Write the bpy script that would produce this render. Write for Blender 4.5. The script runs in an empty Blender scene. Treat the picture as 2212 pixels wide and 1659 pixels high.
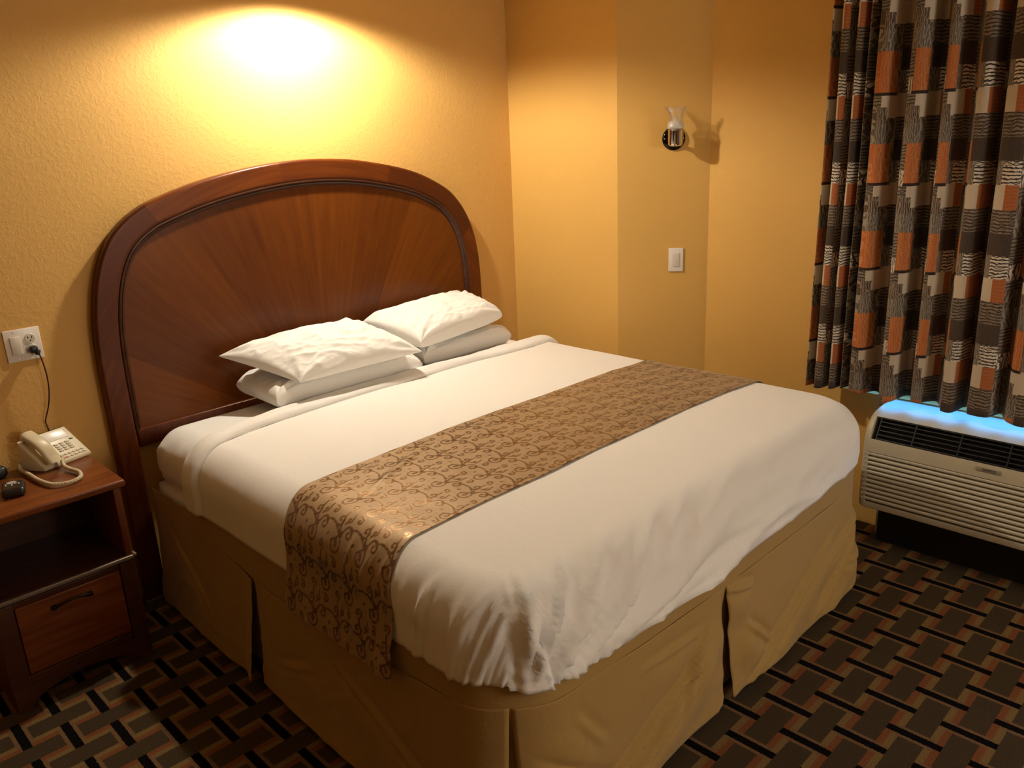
import bpy, bmesh, math, random
import numpy as np
from mathutils import Vector, Matrix
random.seed(5)
SC = bpy.context.scene
COL = SC.collection
ORG = {}
PI = math.pi

# ------------------------------------------------------------------ numpy noise
_rng = np.random.default_rng(3)
_perm = _rng.permutation(512)
_gx = np.cos(_rng.random(512) * 2 * PI)
_gy = np.sin(_rng.random(512) * 2 * PI)


def noise2(x, y):
    x = np.asarray(x, float); y = np.asarray(y, float)
    xi = np.floor(x).astype(int); yi = np.floor(y).astype(int)
    xf = x - xi; yf = y - yi
    def g(ix, iy, dx, dy):
        h = _perm[(_perm[ix & 511] + iy) & 511]
        return _gx[h] * dx + _gy[h] * dy
    u = xf ** 3 * (xf * (xf * 6 - 15) + 10); v = yf ** 3 * (yf * (yf * 6 - 15) + 10)
    a = g(xi, yi, xf, yf); b = g(xi + 1, yi, xf - 1, yf)
    c = g(xi, yi + 1, xf, yf - 1); d = g(xi + 1, yi + 1, xf - 1, yf - 1)
    return (a + u * (b - a)) * (1 - v) + (c + u * (d - c)) * v


def ridge(x, y, p=2.0):
    return (1 - np.minimum(1, np.abs(noise2(x, y)) * 2.2)) ** p


def sstep(a, b, x):
    t = np.clip((x - a) / (b - a), 0, 1)
    return t * t * (3 - 2 * t)


# ------------------------------------------------------------------ object helpers
def tag(o, label=None, cat=None, group=None, kind=None):
    if label: o['label'] = label
    if cat: o['category'] = cat
    if group: o['group'] = group
    if kind: o['kind'] = kind
    return o


def thing(name, loc, label, cat, group=None):
    o = bpy.data.objects.new(name, None)
    o.empty_display_size = 0.05
    o.location = loc
    COL.objects.link(o)
    ORG[o.name] = Vector(loc)
    return tag(o, label, cat, group)


def link(name, me, mat, parent=None, smooth=False):
    """mesh given in world coordinates -> object (child of parent, if any)"""
    o = bpy.data.objects.new(name, me)
    COL.objects.link(o)
    if mat is not None:
        for m in (mat if isinstance(mat, (list, tuple)) else [mat]):
            me.materials.append(m)
    if parent is not None:
        org = ORG[parent.name]
        me.transform(Matrix.Translation(-org))
        o.parent = parent
        ORG[o.name] = org
    else:
        # put the origin at the base centre of the mesh
        n = len(me.vertices)
        co = np.empty(n * 3); me.vertices.foreach_get('co', co); co = co.reshape(-1, 3)
        org = Vector(((co[:, 0].min() + co[:, 0].max()) / 2, (co[:, 1].min() + co[:, 1].max()) / 2, co[:, 2].min()))
        me.transform(Matrix.Translation(-org))
        o.location = org
        ORG[o.name] = org
    if smooth:
        me.polygons.foreach_set('use_smooth', [True] * len(me.polygons))
    return o


def pydata(verts, faces):
    me = bpy.data.meshes.new('m')
    me.from_pydata([tuple(map(float, v)) for v in verts], [], faces)
    me.update()
    return me


def from_bm(bm):
    bmesh.ops.recalc_face_normals(bm, faces=bm.faces[:])
    me = bpy.data.meshes.new('m'); bm.to_mesh(me); bm.free(); me.update()
    return me


def smooth_angle(o, deg=35):
    me = o.data
    me.polygons.foreach_set('use_smooth', [True] * len(me.polygons))
    try:
        me.set_sharp_from_angle(angle=math.radians(deg))
    except Exception:
        pass
    return o


def bm_box(bm, c, s, bev=0.0, rot=None, seg=3):
    r = bmesh.ops.create_cube(bm, size=1.0)
    vs = r['verts']
    M = Matrix.Translation(Vector(c)) @ (rot.to_4x4() if rot is not None else Matrix.Identity(4)) @ Matrix.Diagonal((s[0], s[1], s[2], 1))
    bmesh.ops.transform(bm, matrix=M, verts=vs)
    if bev > 0:
        es = {e for v in vs for e in v.link_edges}
        bmesh.ops.bevel(bm, geom=list(es), offset=bev, segments=seg, profile=0.5, affect='EDGES')


def box(name, c, s, mat, parent=None, bev=0.0, rot=None, seg=3):
    bm = bmesh.new(); bm_box(bm, c, s, bev, rot, seg)
    return smooth_angle(link(name, from_bm(bm), mat, parent)) if bev else link(name, from_bm(bm), mat, parent)


def box2(name, lo, hi, mat, parent=None, bev=0.0):
    return box(name, [(a + b) / 2 for a, b in zip(lo, hi)], [b - a for a, b in zip(lo, hi)], mat, parent, bev)


def tube_geo(path, rad, seg=12, flat=None, closed=False):
    P = [Vector(p) for p in path]
    n = len(P); V = []; F = []
    up = None
    for i in range(n):
        if closed: t = (P[(i + 1) % n] - P[i - 1]).normalized()
        else: t = (P[min(i + 1, n - 1)] - P[max(i - 1, 0)]).normalized()
        if up is None:
            up = Vector((0, 0, 1)) if abs(t.z) < .9 else Vector((0, 1, 0))
        a = (up - t * up.dot(t)).normalized(); up = a
        b = t.cross(a)
        r = rad[i] if hasattr(rad, '__len__') else rad
        for k in range(seg):
            q = 2 * PI * k / seg
            V.append(P[i] + a * (r * math.cos(q)) + b * (r * math.sin(q)))
    m = n if closed else n - 1
    for i in range(m):
        for k in range(seg):
            a0 = i * seg + k; a1 = i * seg + (k + 1) % seg
            b0 = ((i + 1) % n) * seg + k; b1 = ((i + 1) % n) * seg + (k + 1) % seg
            F.append((a0, a1, b1, b0))
    if not closed:
        F.append(tuple(range(seg - 1, -1, -1)))
        F.append(tuple((n - 1) * seg + k for k in range(seg)))
    return V, F


def tube(name, path, rad, mat, parent=None, seg=12, closed=False):
    V, F = tube_geo(path, rad, seg, closed=closed)
    return smooth_angle(link(name, pydata(V, F), mat, parent), 50)


def lathe(name, prof, mat, parent=None, M=None, seg=48, mod=None, cap=True):
    """prof: list of (r, z) about local z"""
    V = []; F = []
    n = len(prof)
    for i, (r, z) in enumerate(prof):
        for k in range(seg):
            q = 2 * PI * k / seg
            rr, zz = (r, z) if mod is None else mod(r, z, q, i)
            p = Vector((rr * math.cos(q), rr * math.sin(q), zz))
            V.append(M @ p if M is not None else p)
    for i in range(n - 1):
        for k in range(seg):
            F.append((i * seg + k, i * seg + (k + 1) % seg, (i + 1) * seg + (k + 1) % seg, (i + 1) * seg + k))
    if cap:
        if prof[0][0] > 1e-4: F.append(tuple(range(seg - 1, -1, -1)))
        if prof[-1][0] > 1e-4: F.append(tuple((n - 1) * seg + k for k in range(seg)))
    return smooth_angle(link(name, pydata(V, F), mat, parent), 40)


def grid_faces(nu, nv):
    i = np.arange(nu - 1)[:, None] * nv + np.arange(nv - 1)[None, :]
    return np.stack([i, i + nv, i + nv + 1, i + 1], -1).reshape(-1, 4).tolist()


def grid_mesh(P, uv=None, attr=None):
    """P: (nu, nv, 3) array"""
    nu, nv = P.shape[:2]
    me = bpy.data.meshes.new('m')
    me.from_pydata(P.reshape(-1, 3).tolist(), [], grid_faces(nu, nv))
    if uv is not None:
        L = me.uv_layers.new(name='UVMap')
        idx = np.empty(len(me.loops), int); me.loops.foreach_get('vertex_index', idx)
        L.data.foreach_set('uv', uv.reshape(-1, 2)[idx].ravel())
    if attr is not None:
        for k, a in attr.items():
            A = me.attributes.new(k, 'FLOAT', 'POINT')
            A.data.foreach_set('value', a.ravel().astype(float))
    me.update()
    return me


def thicken(o, t, offset=-1):
    m = o.modifiers.new('Solidify', 'SOLIDIFY'); m.thickness = t; m.offset = offset
    return o


# ------------------------------------------------------------------ node helpers
class NT:
    def __init__(s, name):
        s.mat = bpy.data.materials.new(name); s.mat.use_nodes = True
        s.t = s.mat.node_tree; s.n = s.t.nodes; s.n.clear()
        s.out = s.n.new('ShaderNodeOutputMaterial')
        s.b = s.n.new('ShaderNodeBsdfPrincipled')
        s.t.links.new(s.b.outputs[0], s.out.inputs[0])
        s._geo = None

    def put(s, sock, v):
        if isinstance(v, bpy.types.NodeSocket): s.t.links.new(v, sock)
        else:
            if hasattr(v, '__len__') and len(v) == 3 and sock.type == 'RGBA': v = (*v, 1)
            sock.default_value = v

    def m(s, op, a, b=0.0, c=0.0):
        n = s.n.new('ShaderNodeMath'); n.operation = op
        s.put(n.inputs[0], a); s.put(n.inputs[1], b); s.put(n.inputs[2], c)
        return n.outputs[0]

    def inr(s, x, a, b):
        """1 where a < x < b"""
        return s.m('MULTIPLY', s.m('GREATER_THAN', x, a), s.m('LESS_THAN', x, b))

    def mix(s, f, a, b, blend='MIX'):
        n = s.n.new('ShaderNodeMix'); n.data_type = 'RGBA'; n.blend_type = blend
        s.put(n.inputs[0], f); s.put(n.inputs[6], a); s.put(n.inputs[7], b)
        return n.outputs[2]

    def pos(s):
        if s._geo is None:
            s._geo = s.n.new('ShaderNodeNewGeometry')
        return s._geo.outputs['Position']

    def tc(s, k='Object'):
        n = s.n.new('ShaderNodeTexCoord'); return n.outputs[k]

    def sep(s, v):
        n = s.n.new('ShaderNodeSeparateXYZ'); s.put(n.inputs[0], v); return n.outputs

    def comb(s, x, y, z):
        n = s.n.new('ShaderNodeCombineXYZ')
        s.put(n.inputs[0], x); s.put(n.inputs[1], y); s.put(n.inputs[2], z); return n.outputs[0]

    def noise(s, v, scale, detail=2.0, rough=.5, out=0, dist=0.0):
        n = s.n.new('ShaderNodeTexNoise')
        s.put(n.inputs['Vector'], v); n.inputs['Scale'].default_value = scale
        n.inputs['Detail'].default_value = detail; n.inputs['Roughness'].default_value = rough
        n.inputs['Distortion'].default_value = dist
        return n.outputs[out]

    def ramp(s, f, stops):
        n = s.n.new('ShaderNodeValToRGB'); s.put(n.inputs[0], f)
        e = n.color_ramp.elements
        while len(e) < len(stops): e.new(.5)
        for el, (p, c) in zip(e, stops):
            el.position = p; el.color = (*c, 1) if len(c) == 3 else c
        return n.outputs[0]

    def bump(s, h, strength=.3, dist=.01, normal=None):
        n = s.n.new('ShaderNodeBump'); n.inputs['Strength'].default_value = strength
        n.inputs['Distance'].default_value = dist; s.put(n.inputs['Height'], h)
        if normal is not None: s.put(n.inputs['Normal'], normal)
        s.put(s.b.inputs['Normal'], n.outputs[0]); return n.outputs[0]

    def set(s, **k):
        for a, v in k.items():
            s.put(s.b.inputs[a.replace('_', ' ')], v)
        return s


def plain(name, col, rough=.5, metal=0.0, spec=.5, var=.06, nscale=30, bump=0.0, **k):
    n = NT(name)
    f = n.noise(n.tc(), nscale, 3)
    lo = tuple(c * (1 - var) for c in col); hi = tuple(min(1, c * (1 + var)) for c in col)
    n.set(Base_Color=n.mix(f, lo, hi), Roughness=rough, Metallic=metal, **{'Specular_IOR_Level': spec})
    n.set(**k)
    if bump: n.bump(f, bump, .003)
    return n.mat


# ------------------------------------------------------------------ materials
def wall_material(name, col, tex=1.0):
    n = NT(name)
    p = n.pos()
    blotch = n.noise(p, 2.2, 2)
    base = n.mix(blotch, tuple(c * .95 for c in col), tuple(min(1, c * 1.04) for c in col))
    n.set(Base_Color=base, Roughness=.62, Specular_IOR_Level=.25)
    a = n.noise(p, 55, 4, .62, dist=.4)
    kd = n.ramp(a, [(.46, (0, 0, 0)), (.60, (1, 1, 1))])          # knock-down plaster flats
    b = n.noise(p, 170, 2)
    h = n.m('ADD', n.m('MULTIPLY', kd, .8), n.m('MULTIPLY', b, .25))
    n.bump(h, .30 * tex, .006)
    return n.mat


def wood(name, dark, mid, light, rough=.3, axis='x', sunburst=None, coat=.25, grain=1.0):
    n = NT(name)
    p = n.tc('Object') if sunburst is None else n.pos()
    x, y, z = n.sep(p)
    if sunburst is not None:
        cx, cz, ns, r_only = sunburst
        dx = n.m('SUBTRACT', x, cx); dz = n.m('SUBTRACT', z, cz)
        ang = n.m('ARCTAN2', dz, dx); rad = n.m('SQRT', n.m('ADD', n.m('MULTIPLY', dx, dx), n.m('MULTIPLY', dz, dz)))
        sec = n.m('FLOOR', n.m('MULTIPLY', n.m('ADD', ang, .12), ns / PI))
        wn = n.n.new('ShaderNodeTexWhiteNoise'); wn.noise_dimensions = '1D'; n.put(wn.inputs['W'], n.m('ADD', sec, 3.3))
        tint = wn.outputs['Value']
        if r_only:      # grain runs along the radius
            g = n.noise(n.comb(n.m('MULTIPLY', rad, 2.2), n.m('MULTIPLY', ang, 26), sec), 1.6, 5, .6)
        else:           # grain runs around the arch
            g = n.noise(n.comb(n.m('MULTIPLY', rad, 40), n.m('MULTIPLY', ang, 2.2), sec), 1.6, 5, .6)
        f = n.m('ADD', n.m('MULTIPLY_ADD', tint, .26, .12), n.m('MULTIPLY', g, .50))
    else:
        v = {'x': n.comb(n.m('MULTIPLY', x, 2), n.m('MULTIPLY', y, 26), n.m('MULTIPLY', z, 26)),
             'z': n.comb(n.m('MULTIPLY', x, 26), n.m('MULTIPLY', y, 26), n.m('MULTIPLY', z, 2))}[axis]
        f = n.noise(v, 1.6, 5, .6)
    col = n.ramp(f, [(.25, dark), (.5, mid), (.78, light)])
    n.set(Base_Color=col, Roughness=rough, Specular_IOR_Level=.24, Coat_Weight=coat, Coat_Roughness=.22)
    n.bump(f, .05 * grain, .002)
    return n.mat


def cloth(name, col, rough=.85, weave=900, wr=.25, sheen=.15, var=.03):
    n = NT(name)
    p = n.tc('Object')
    f = n.noise(p, 6, 3)
    n.set(Base_Color=n.mix(f, tuple(c * (1 - var) for c in col), col), Roughness=rough,
          Specular_IOR_Level=.2, Sheen_Weight=sheen, Sheen_Roughness=.5)
    a = n.noise(p, 26, 4, .55, dist=.8)
    b = n.noise(p, weave, 1)
    n.bump(n.m('ADD', n.m('MULTIPLY', a, 1.0), n.m('MULTIPLY', b, .10)), wr, .006)
    return n.mat


def carpet():
    n = NT('carpet_weave')
    HX, HY, OX, OY = .1159, .1136, 1.1756, -2.5654
    A, B = .0733 / HY, .181 / HX                     # size of one brown block in half-cells
    x, y, z = n.sep(n.pos())
    # ragged tufted edges
    jit = n.noise(n.pos(), 260, 1)
    jx = n.m('MULTIPLY', n.m('SUBTRACT', jit, .5), .06)
    u = n.m('ADD', n.m('MULTIPLY', n.m('SUBTRACT', x, OX), 1 / HX), jx)
    v = n.m('ADD', n.m('MULTIPLY', n.m('SUBTRACT', OY, y), 1 / HY), jx)
    def sub(s):
        uu = n.m('FLOORED_MODULO', n.m('SUBTRACT', u, s), 2.0); vv = n.m('FLOORED_MODULO', n.m('SUBTRACT', v, s), 2.0)
        inx = n.m('GREATER_THAN', uu, 2 - B)
        rect = n.m('MULTIPLY', inx, n.m('LESS_THAN', vv, A))
        st = .019 / HY
        strip = n.m('MULTIPLY', inx, n.m('ADD', n.inr(vv, A, A + st), n.m('GREATER_THAN', vv, 2 - st)))
        c = 2 - B / 2
        dash = n.m('MULTIPLY', n.inr(uu, c - .0135 / HX, c + .0135 / HX), n.m('GREATER_THAN', vv, A))
        return rect, strip, dash
    r0, s0, d0 = sub(0.0); r1, s1, d1 = sub(1.0)
    tan = (.175, .098, .044); khaki = (.19, .118, .042); rust = (.185, .066, .026)
    brown = (.060, .041, .022); black = (.0045, .0035, .0035)
    c = n.mix(s0, tan, khaki)
    c = n.mix(s1, c, rust)
    c = n.mix(n.m('MAXIMUM', d0, d1), c, black)
    c = n.mix(n.m('MAXIMUM', r0, r1), c, brown)
    sp = n.noise(n.pos(), 300, 2, .75)
    c = n.mix(1.0, c, n.ramp(sp, [(.3, (.55, .55, .55)), (.7, (1.45, 1.45, 1.45))]), 'MULTIPLY')
    n.set(Base_Color=c, Roughness=.95, Specular_IOR_Level=.05)
    n.bump(n.noise(n.pos(), 500, 2), .5, .004)
    return n.mat


def curtain_cloth():
    n = NT('curtain_print')
    u, v, _ = n.sep(n.tc('UV'))
    u = n.m('FLOORED_MODULO', u, 1.0); vv = n.m('FLOORED_MODULO', v, 1.0)
    V3 = n.comb(n.m('MULTIPLY', u, .34), n.m('MULTIPLY', v, .333), 0.0)
    wob = n.noise(V3, 14, 2); wob2 = n.noise(V3, 24, 2)
    def lines(coord, freq, amp, w, wobn):
        s = n.m('ADD', n.m('MULTIPLY', coord, freq), n.m('MULTIPLY', wobn, amp))
        f = n.m('ABSOLUTE', n.m('SUBTRACT', n.m('FRACT', s), .5))
        return n.m('LESS_THAN', f, w)
    vert = n.m('MAXIMUM', lines(u, 20, 3.4, .12, wob), lines(u, 20, -3.4, .12, wob2))     # crossing upright strands
    hor = n.m('MAXIMUM', lines(v, 27, 2.2, .15, wob), lines(v, 27, -1.9, .12, wob2))      # crossing level strands
    grey = (.12, .10, .075); brown = (.052, .034, .024); dark = (.030, .017, .013)
    taupe = (.16, .12, .085); beige = (.50, .41, .30); orange = (.40, .115, .028); rust = (.34, .095, .026); white = (.60, .52, .41)
    greyv = n.mix(vert, (.105, .086, .063), (.27, .222, .165))
    brownv = n.mix(vert, (.078, .050, .033), (.26, .20, .14))
    greyh = n.mix(hor, (.195, .157, .112), (.045, .033, .024))
    brownh = n.mix(hor, (.205, .150, .103), (.042, .029, .021))
    whiteh = n.mix(hor, white, (.03, .022, .017))
    whitev = n.mix(vert, white, (.06, .045, .035))
    oran = n.mix(n.m('MULTIPLY', vert, .5), orange, (.56, .25, .10))
    rusth = n.mix(n.m('MULTIPLY', hor, .5), rust, (.36, .15, .06))
    c = greyv
    def blk(c, u0, u1, v0, v1, colr):
        vm = n.inr(vv, v0, v1) if v0 >= 0 else n.m('MAXIMUM', n.m('GREATER_THAN', vv, 1 + v0), n.m('LESS_THAN', vv, v1))
        return n.mix(n.m('MULTIPLY', n.inr(u, u0, u1), vm), c, colr)
    # column A
    c = blk(c, 0, .46, .55, .78, brownv)
    c = blk(c, 0, .17, 0, .30, greyh); c = blk(c, 0, .17, .30, .47, whitev); c = blk(c, 0, .26, .47, .58, greyh)
    c = blk(c, .16, .44, 0, .44, oran); c = blk(c, .15, .44, .44, .475, dark)
    # column B
    c = blk(c, .46, 1, .20, .45, whiteh); c = blk(c, .46, .60, .20, .45, greyv)
    c = blk(c, .46, .72, .45, .71, beige); c = blk(c, .72, 1, .45, .71, rusth)
    c = blk(c, .46, 1, .71, .96, brownh); c = blk(c, .46, 1, -.04, .20, n.mix(n.m('MULTIPLY', vert, .15), brown, taupe))
    c = blk(c, .26, .46, .475, .60, beige); c = blk(c, .37, .46, .60, .72, beige)
    n.set(Base_Color=c, Roughness=.8, Specular_IOR_Level=.2, Sheen_Weight=.1)
    n.bump(n.noise(n.tc('UV'), 300, 1), .1, .002)
    return n.mat


M = {}
M['wall'] = wall_material('yellow_plaster', (.67, .395, .118), .44)
M['wall_smooth'] = wall_material('yellow_paint', (.66, .39, .104), .25)
M['ceiling'] = wall_material('ceiling_paint', (.80, .75, .62))
M['carpet'] = carpet()
M['panel'] = wood('headboard_veneer', (.075, .016, .0022), (.122, .031, .0028), (.185, .052, .0045), .33, sunburst=(.685, .42, 13, True), coat=.06)
M['frame'] = wood('headboard_band_veneer', (.056, .0115, .003), (.086, .0185, .0035), (.175, .044, .005), .33, sunburst=(.685, .42, 7, False), coat=.06)
M['bead'] = wood('headboard_dark_bead', (.035, .012, .006), (.055, .018, .008), (.08, .026, .01), .35)
M['cherry'] = wood('cherry_wood', (.10, .026, .008), (.17, .046, .011), (.25, .075, .018), .32)
M['cherry_up'] = wood('cherry_wood_upright', (.085, .022, .008), (.135, .036, .010), (.19, .055, .014), .35, axis='z')
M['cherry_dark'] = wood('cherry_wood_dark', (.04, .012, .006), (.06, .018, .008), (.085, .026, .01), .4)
M['trimstrip'] = plain('worn_edge_strip', (.23, .17, .13), .35, .3)
M['bronze'] = plain('dark_bronze', (.03, .02, .015), .4, .8)
M['sheet'] = cloth('white_percale', (.84, .825, .795), wr=.22)
M['coverlet'] = cloth('white_coverlet', (.84, .825, .795), wr=.18)
M['pillow'] = cloth('white_pillowcase', (.85, .835, .80), wr=.35)
M['skirt'] = cloth('tan_skirt_cloth', (.385, .245, .078), wr=.28, var=.06)
M['ticking'] = cloth('white_ticking', (.78, .76, .72), wr=.05)
M['curtain'] = curtain_cloth()
M['ivory'] = plain('ivory_plastic', (.62, .53, .35), .38, 0, .5, .02)
M['ivory_dark'] = plain('ivory_plastic_dark', (.45, .37, .23), .4, 0, .5, .02)  # darker ivory plastic of the telephone keys
M['plate'] = plain('white_plate_plastic', (.78, .73, .66), .3, 0, .5, .02)
M['plate2'] = plain('cream_rocker_plastic', (.66, .60, .50), .3, 0, .5, .02)
M['black'] = plain('black_plastic', (.012, .012, .013), .35, 0, .5, .05)
M['cordred'] = plain('dark_cord_vinyl', (.035, .010, .010), .4, 0, .5, .05)
M['white_print'] = plain('white_print', (.7, .7, .68), .5)
M['grey_print'] = plain('grey_print', (.30, .27, .22), .5)
M['red_print'] = plain('red_print', (.55, .05, .03), .4)
M['ac'] = plain('air_conditioner_plastic', (.50, .44, .31), .42, 0, .4, .03)
M['ac_slat'] = plain('air_conditioner_slat_plastic', (.52, .46, .34), .45, 0, .4, .03)
M['ac_dark'] = plain('air_conditioner_grille_black', (.010, .010, .010), .45, 0, .4)
M['ac_badge'] = plain('air_conditioner_badge', (.40, .36, .28), .3, .3)
M['ac_text'] = plain('badge_lettering', (.06, .05, .045), .4)
M['chrome'] = plain('black_chrome', (.62, .58, .52), .07, 1.0, .5, .02)
M['chrome_dark'] = plain('black_nickel', (.030, .027, .025), .06, 1.0, .5, .02)
M['screw'] = plain('steel_screw', (.6, .58, .55), .25, 1.0)
M['winframe'] = plain('window_vinyl', (.65, .64, .62), .4)


def thin_glass(name, haze, rough):
    """thin-walled lamp glass: clear with a mirror edge, plus a share of milky scatter"""
    n = NT(name)
    tr = n.n.new('ShaderNodeBsdfTransparent'); gl = n.n.new('ShaderNodeBsdfGlossy'); gl.inputs['Roughness'].default_value = rough
    tl = n.n.new('ShaderNodeBsdfDiffuse'); tl.inputs['Color'].default_value = (.8, .78, .74, 1)
    lw = n.n.new('ShaderNodeLayerWeight'); lw.inputs['Blend'].default_value = .35
    f = n.m('MULTIPLY_ADD', n.noise(n.tc(), 60, 2), .04, haze)
    m1 = n.n.new('ShaderNodeMixShader'); m2 = n.n.new('ShaderNodeMixShader')
    n.put(m1.inputs[0], f); n.t.links.new(tr.outputs[0], m1.inputs[1]); n.t.links.new(tl.outputs[0], m1.inputs[2])
    n.put(m2.inputs[0], n.m('MULTIPLY', lw.outputs['Fresnel'], .42)); n.t.links.new(m1.outputs[0], m2.inputs[1]); n.t.links.new(gl.outputs[0], m2.inputs[2])
    n.t.links.new(m2.outputs[0], n.out.inputs[0])
    return n.mat


M['glass'] = thin_glass('clear_lamp_glass', .03, .03)
M['frost'] = thin_glass('frosted_lamp_glass', .24, .3)


def pane_mat():
    n = NT('window_glass')
    tr = n.n.new('ShaderNodeBsdfTransparent'); gl = n.n.new('ShaderNodeBsdfGlossy'); gl.inputs['Roughness'].default_value = .03
    fr = n.n.new('ShaderNodeFresnel'); fr.inputs[0].default_value = 1.45
    mx = n.n.new('ShaderNodeMixShader')
    n.t.links.new(fr.outputs[0], mx.inputs[0]); n.t.links.new(tr.outputs[0], mx.inputs[1]); n.t.links.new(gl.outputs[0], mx.inputs[2])
    n.t.links.new(mx.outputs[0], n.out.inputs[0])
    return n.mat


M['pane'] = pane_mat()


def runner_mat():
    n = NT('gold_brocade')
    a = n.n.new('ShaderNodeAttribute'); a.attribute_name = 'scroll'
    f = a.outputs['Fac']
    base = n.mix(f, (.36, .238, .115), (.165, .088, .030))
    n.set(Base_Color=base, Roughness=n.m('MULTIPLY_ADD', f, -.22, .52), Specular_IOR_Level=.45,
          Sheen_Weight=.25, Sheen_Roughness=.4, Metallic=n.m('MULTIPLY_ADD', f, .45, .22))
    nz = n.noise(n.tc(), 700, 1); w = n.noise(n.tc(), 18, 3)
    n.bump(n.m('ADD', n.m('MULTIPLY', nz, .10), n.m('ADD', n.m('MULTIPLY', w, .5), n.m('MULTIPLY', f, .12))), .25, .005)
    return n.mat


M['runner'] = runner_mat()

# ------------------------------------------------------------------ the room
XR, D1 = 1.966, .724            # chase beside the bed: face x = XR from the headboard wall to y = -D1
XW, YI = 2.23, -1.070           # window wall x = XW, starts at the inner corner y = YI
XL, YF, ZC = -3.6, -7.2, 2.52
WY0, WY1, WZ0, WZ1 = -3.55, -1.77, .615, 2.22   # window opening


def struct(o): o['kind'] = 'structure'; return o


struct(box2('floor', (XL - .1, YF - .1, -.08), (XW + .2, .1, 0), M['carpet']))
struct(box2('ceiling', (XL - .1, YF - .1, ZC), (XW + .2, .1, ZC + .08), M['ceiling']))
struct(box2('wall_back', (XL - .1, 0, 0), (XW + .2, .1, ZC), M['wall']))
struct(box2('wall_left', (XL - .1, YF, 0), (XL, 0, ZC), M['wall_smooth']))
struct(box2('wall_front', (XL - .1, YF - .1, 0), (XW + .2, YF, ZC), M['wall_smooth']))
# right-hand wall: chase, splayed face and window wall with its opening, in one shell
bm = bmesh.new()
def prism(pts, z0, z1):
    lo = [bm.verts.new((x, y, z0)) for x, y in pts]; hi = [bm.verts.new((x, y, z1)) for x, y in pts]
    n = len(pts)
    bm.faces.new(lo[::-1]); bm.faces.new(hi)
    for i in range(n): bm.faces.new((lo[i], lo[(i + 1) % n], hi[(i + 1) % n], hi[i]))
XO = XW + .2
prism([(XR, 0), (XR, -D1), (XW, YI), (XO, YI), (XO, 0)], 0, ZC)
prism([(XW, YI), (XW, WY1), (XO, WY1), (XO, YI)], 0, ZC)
prism([(XW, WY0), (XW, YF), (XO, YF), (XO, WY0)], 0, ZC)
prism([(XW, WY1), (XW, WY0), (XO, WY0), (XO, WY1)], 0, WZ0)
prism([(XW, WY1), (XW, WY0), (XO, WY0), (XO, WY1)], WZ1, ZC)
struct(link('wall_right', from_bm(bm), M['wall_smooth']))
win = struct(thing('window_1', (XW + .12, (WY0 + WY1) / 2, WZ0), None, None))
bm = bmesh.new()
for yy in (WY0 + .02, (WY0 + WY1) / 2, WY1 - .02): bm_box(bm, (XW + .12, yy, (WZ0 + WZ1) / 2), (.05, .04, WZ1 - WZ0))
for zz in (WZ0 + .02, WZ1 - .02): bm_box(bm, (XW + .12, (WY0 + WY1) / 2, zz), (.05, WY1 - WY0, .04))
link('window_frame', from_bm(bm), M['winframe'], win)
box2('window_pane', (XW + .117, WY0 + .03, WZ0 + .03), (XW + .121, WY1 - .03, WZ1 - .03), M['pane'], win)

# ------------------------------------------------------------------ headboard
HC = .685
OUTLINE = [(-.289, 0), (-.289, .25), (-.289, .50), (-.289, .75), (-.289, .92), (-.286, 1.05), (-.277, 1.16), (-.258, 1.261), (-.237, 1.333), (-.208, 1.400), (-.170, 1.460), (-.122, 1.508), (-.062, 1.549),
           (.010, 1.582), (.175, 1.632), (.347, 1.667), (.53, 1.690), (.70, 1.698), (.877, 1.690), (1.037, 1.667), (1.207, 1.630), (1.326, 1.590), (1.448, 1.529),
           (1.512, 1.479), (1.572, 1.405), (1.620, 1.308), (1.647, 1.201), (1.658, 1.094), (1.661, .97), (1.661, .75), (1.661, .50), (1.661, .25), (1.661, 0)]
def catmull(P, n=6):
    out = []
    for i in range(len(P) - 1):
        p0 = P[max(i - 1, 0)]; p1 = P[i]; p2 = P[i + 1]; p3 = P[min(i + 2, len(P) - 1)]
        for k in range(n):
            t = k / n
            out.append(tuple(.5 * (2 * b + (c - a) * t + (2 * a - 5 * b + 4 * c - d) * t * t + (3 * b - a - 3 * c + d) * t ** 3) for a, b, c, d in zip(p0, p1, p2, p3)))
    out.append(tuple(P[-1])); return out
pts = catmull(OUTLINE, 6)
OUT = [Vector((x, z)) for x, z in pts]
def nrm(i):
    a = OUT[max(i - 1, 0)]; b = OUT[min(i + 1, len(OUT) - 1)]
    t = (b - a).normalized(); return Vector((t.y, -t.x))      # points inwards
NRM = [nrm(i) for i in range(len(OUT))]
hb = thing('headboard', (HC, -.035, 0), 'cherry wood headboard with a rounded arched top behind the bed, against the textured wall', 'headboard')
YB, YFR = -.003, -.050
def sweep(sec, closed=True):
    V = []; F = []; m = len(sec)
    for p, nn in zip(OUT, NRM):
        for d, y in sec:
            q = p + nn * d; V.append((q.x, y, q.y))
    for i in range(len(OUT) - 1):
        for k in range(m if closed else m - 1):
            F.append((i * m + k, i * m + (k + 1) % m, (i + 1) * m + (k + 1) % m, (i + 1) * m + k))
    if closed:
        F.append(tuple(range(m))); F.append(tuple((len(OUT) - 1) * m + k for k in range(m - 1, -1, -1)))
    return V, F
V, F = sweep([(.004, YB), (0, YB - .006), (0, -.038), (0, -.042), (.0025, -.047), (.007, YFR + .001), (.010, YFR), (.013, YFR), (.074, YFR), (.081, YFR), (.085, YFR + .003), (.087, YFR + .008), (.088, -.038), (.088, -.028), (.088, YB)])
bm = bmesh.new(); me = pydata(V, F); bm.from_mesh(me); bpy.data.meshes.remove(me)
smooth_angle(link('frame', from_bm(bm), M['frame'], hb), 40)
_o, _n = OUT, NRM
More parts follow.
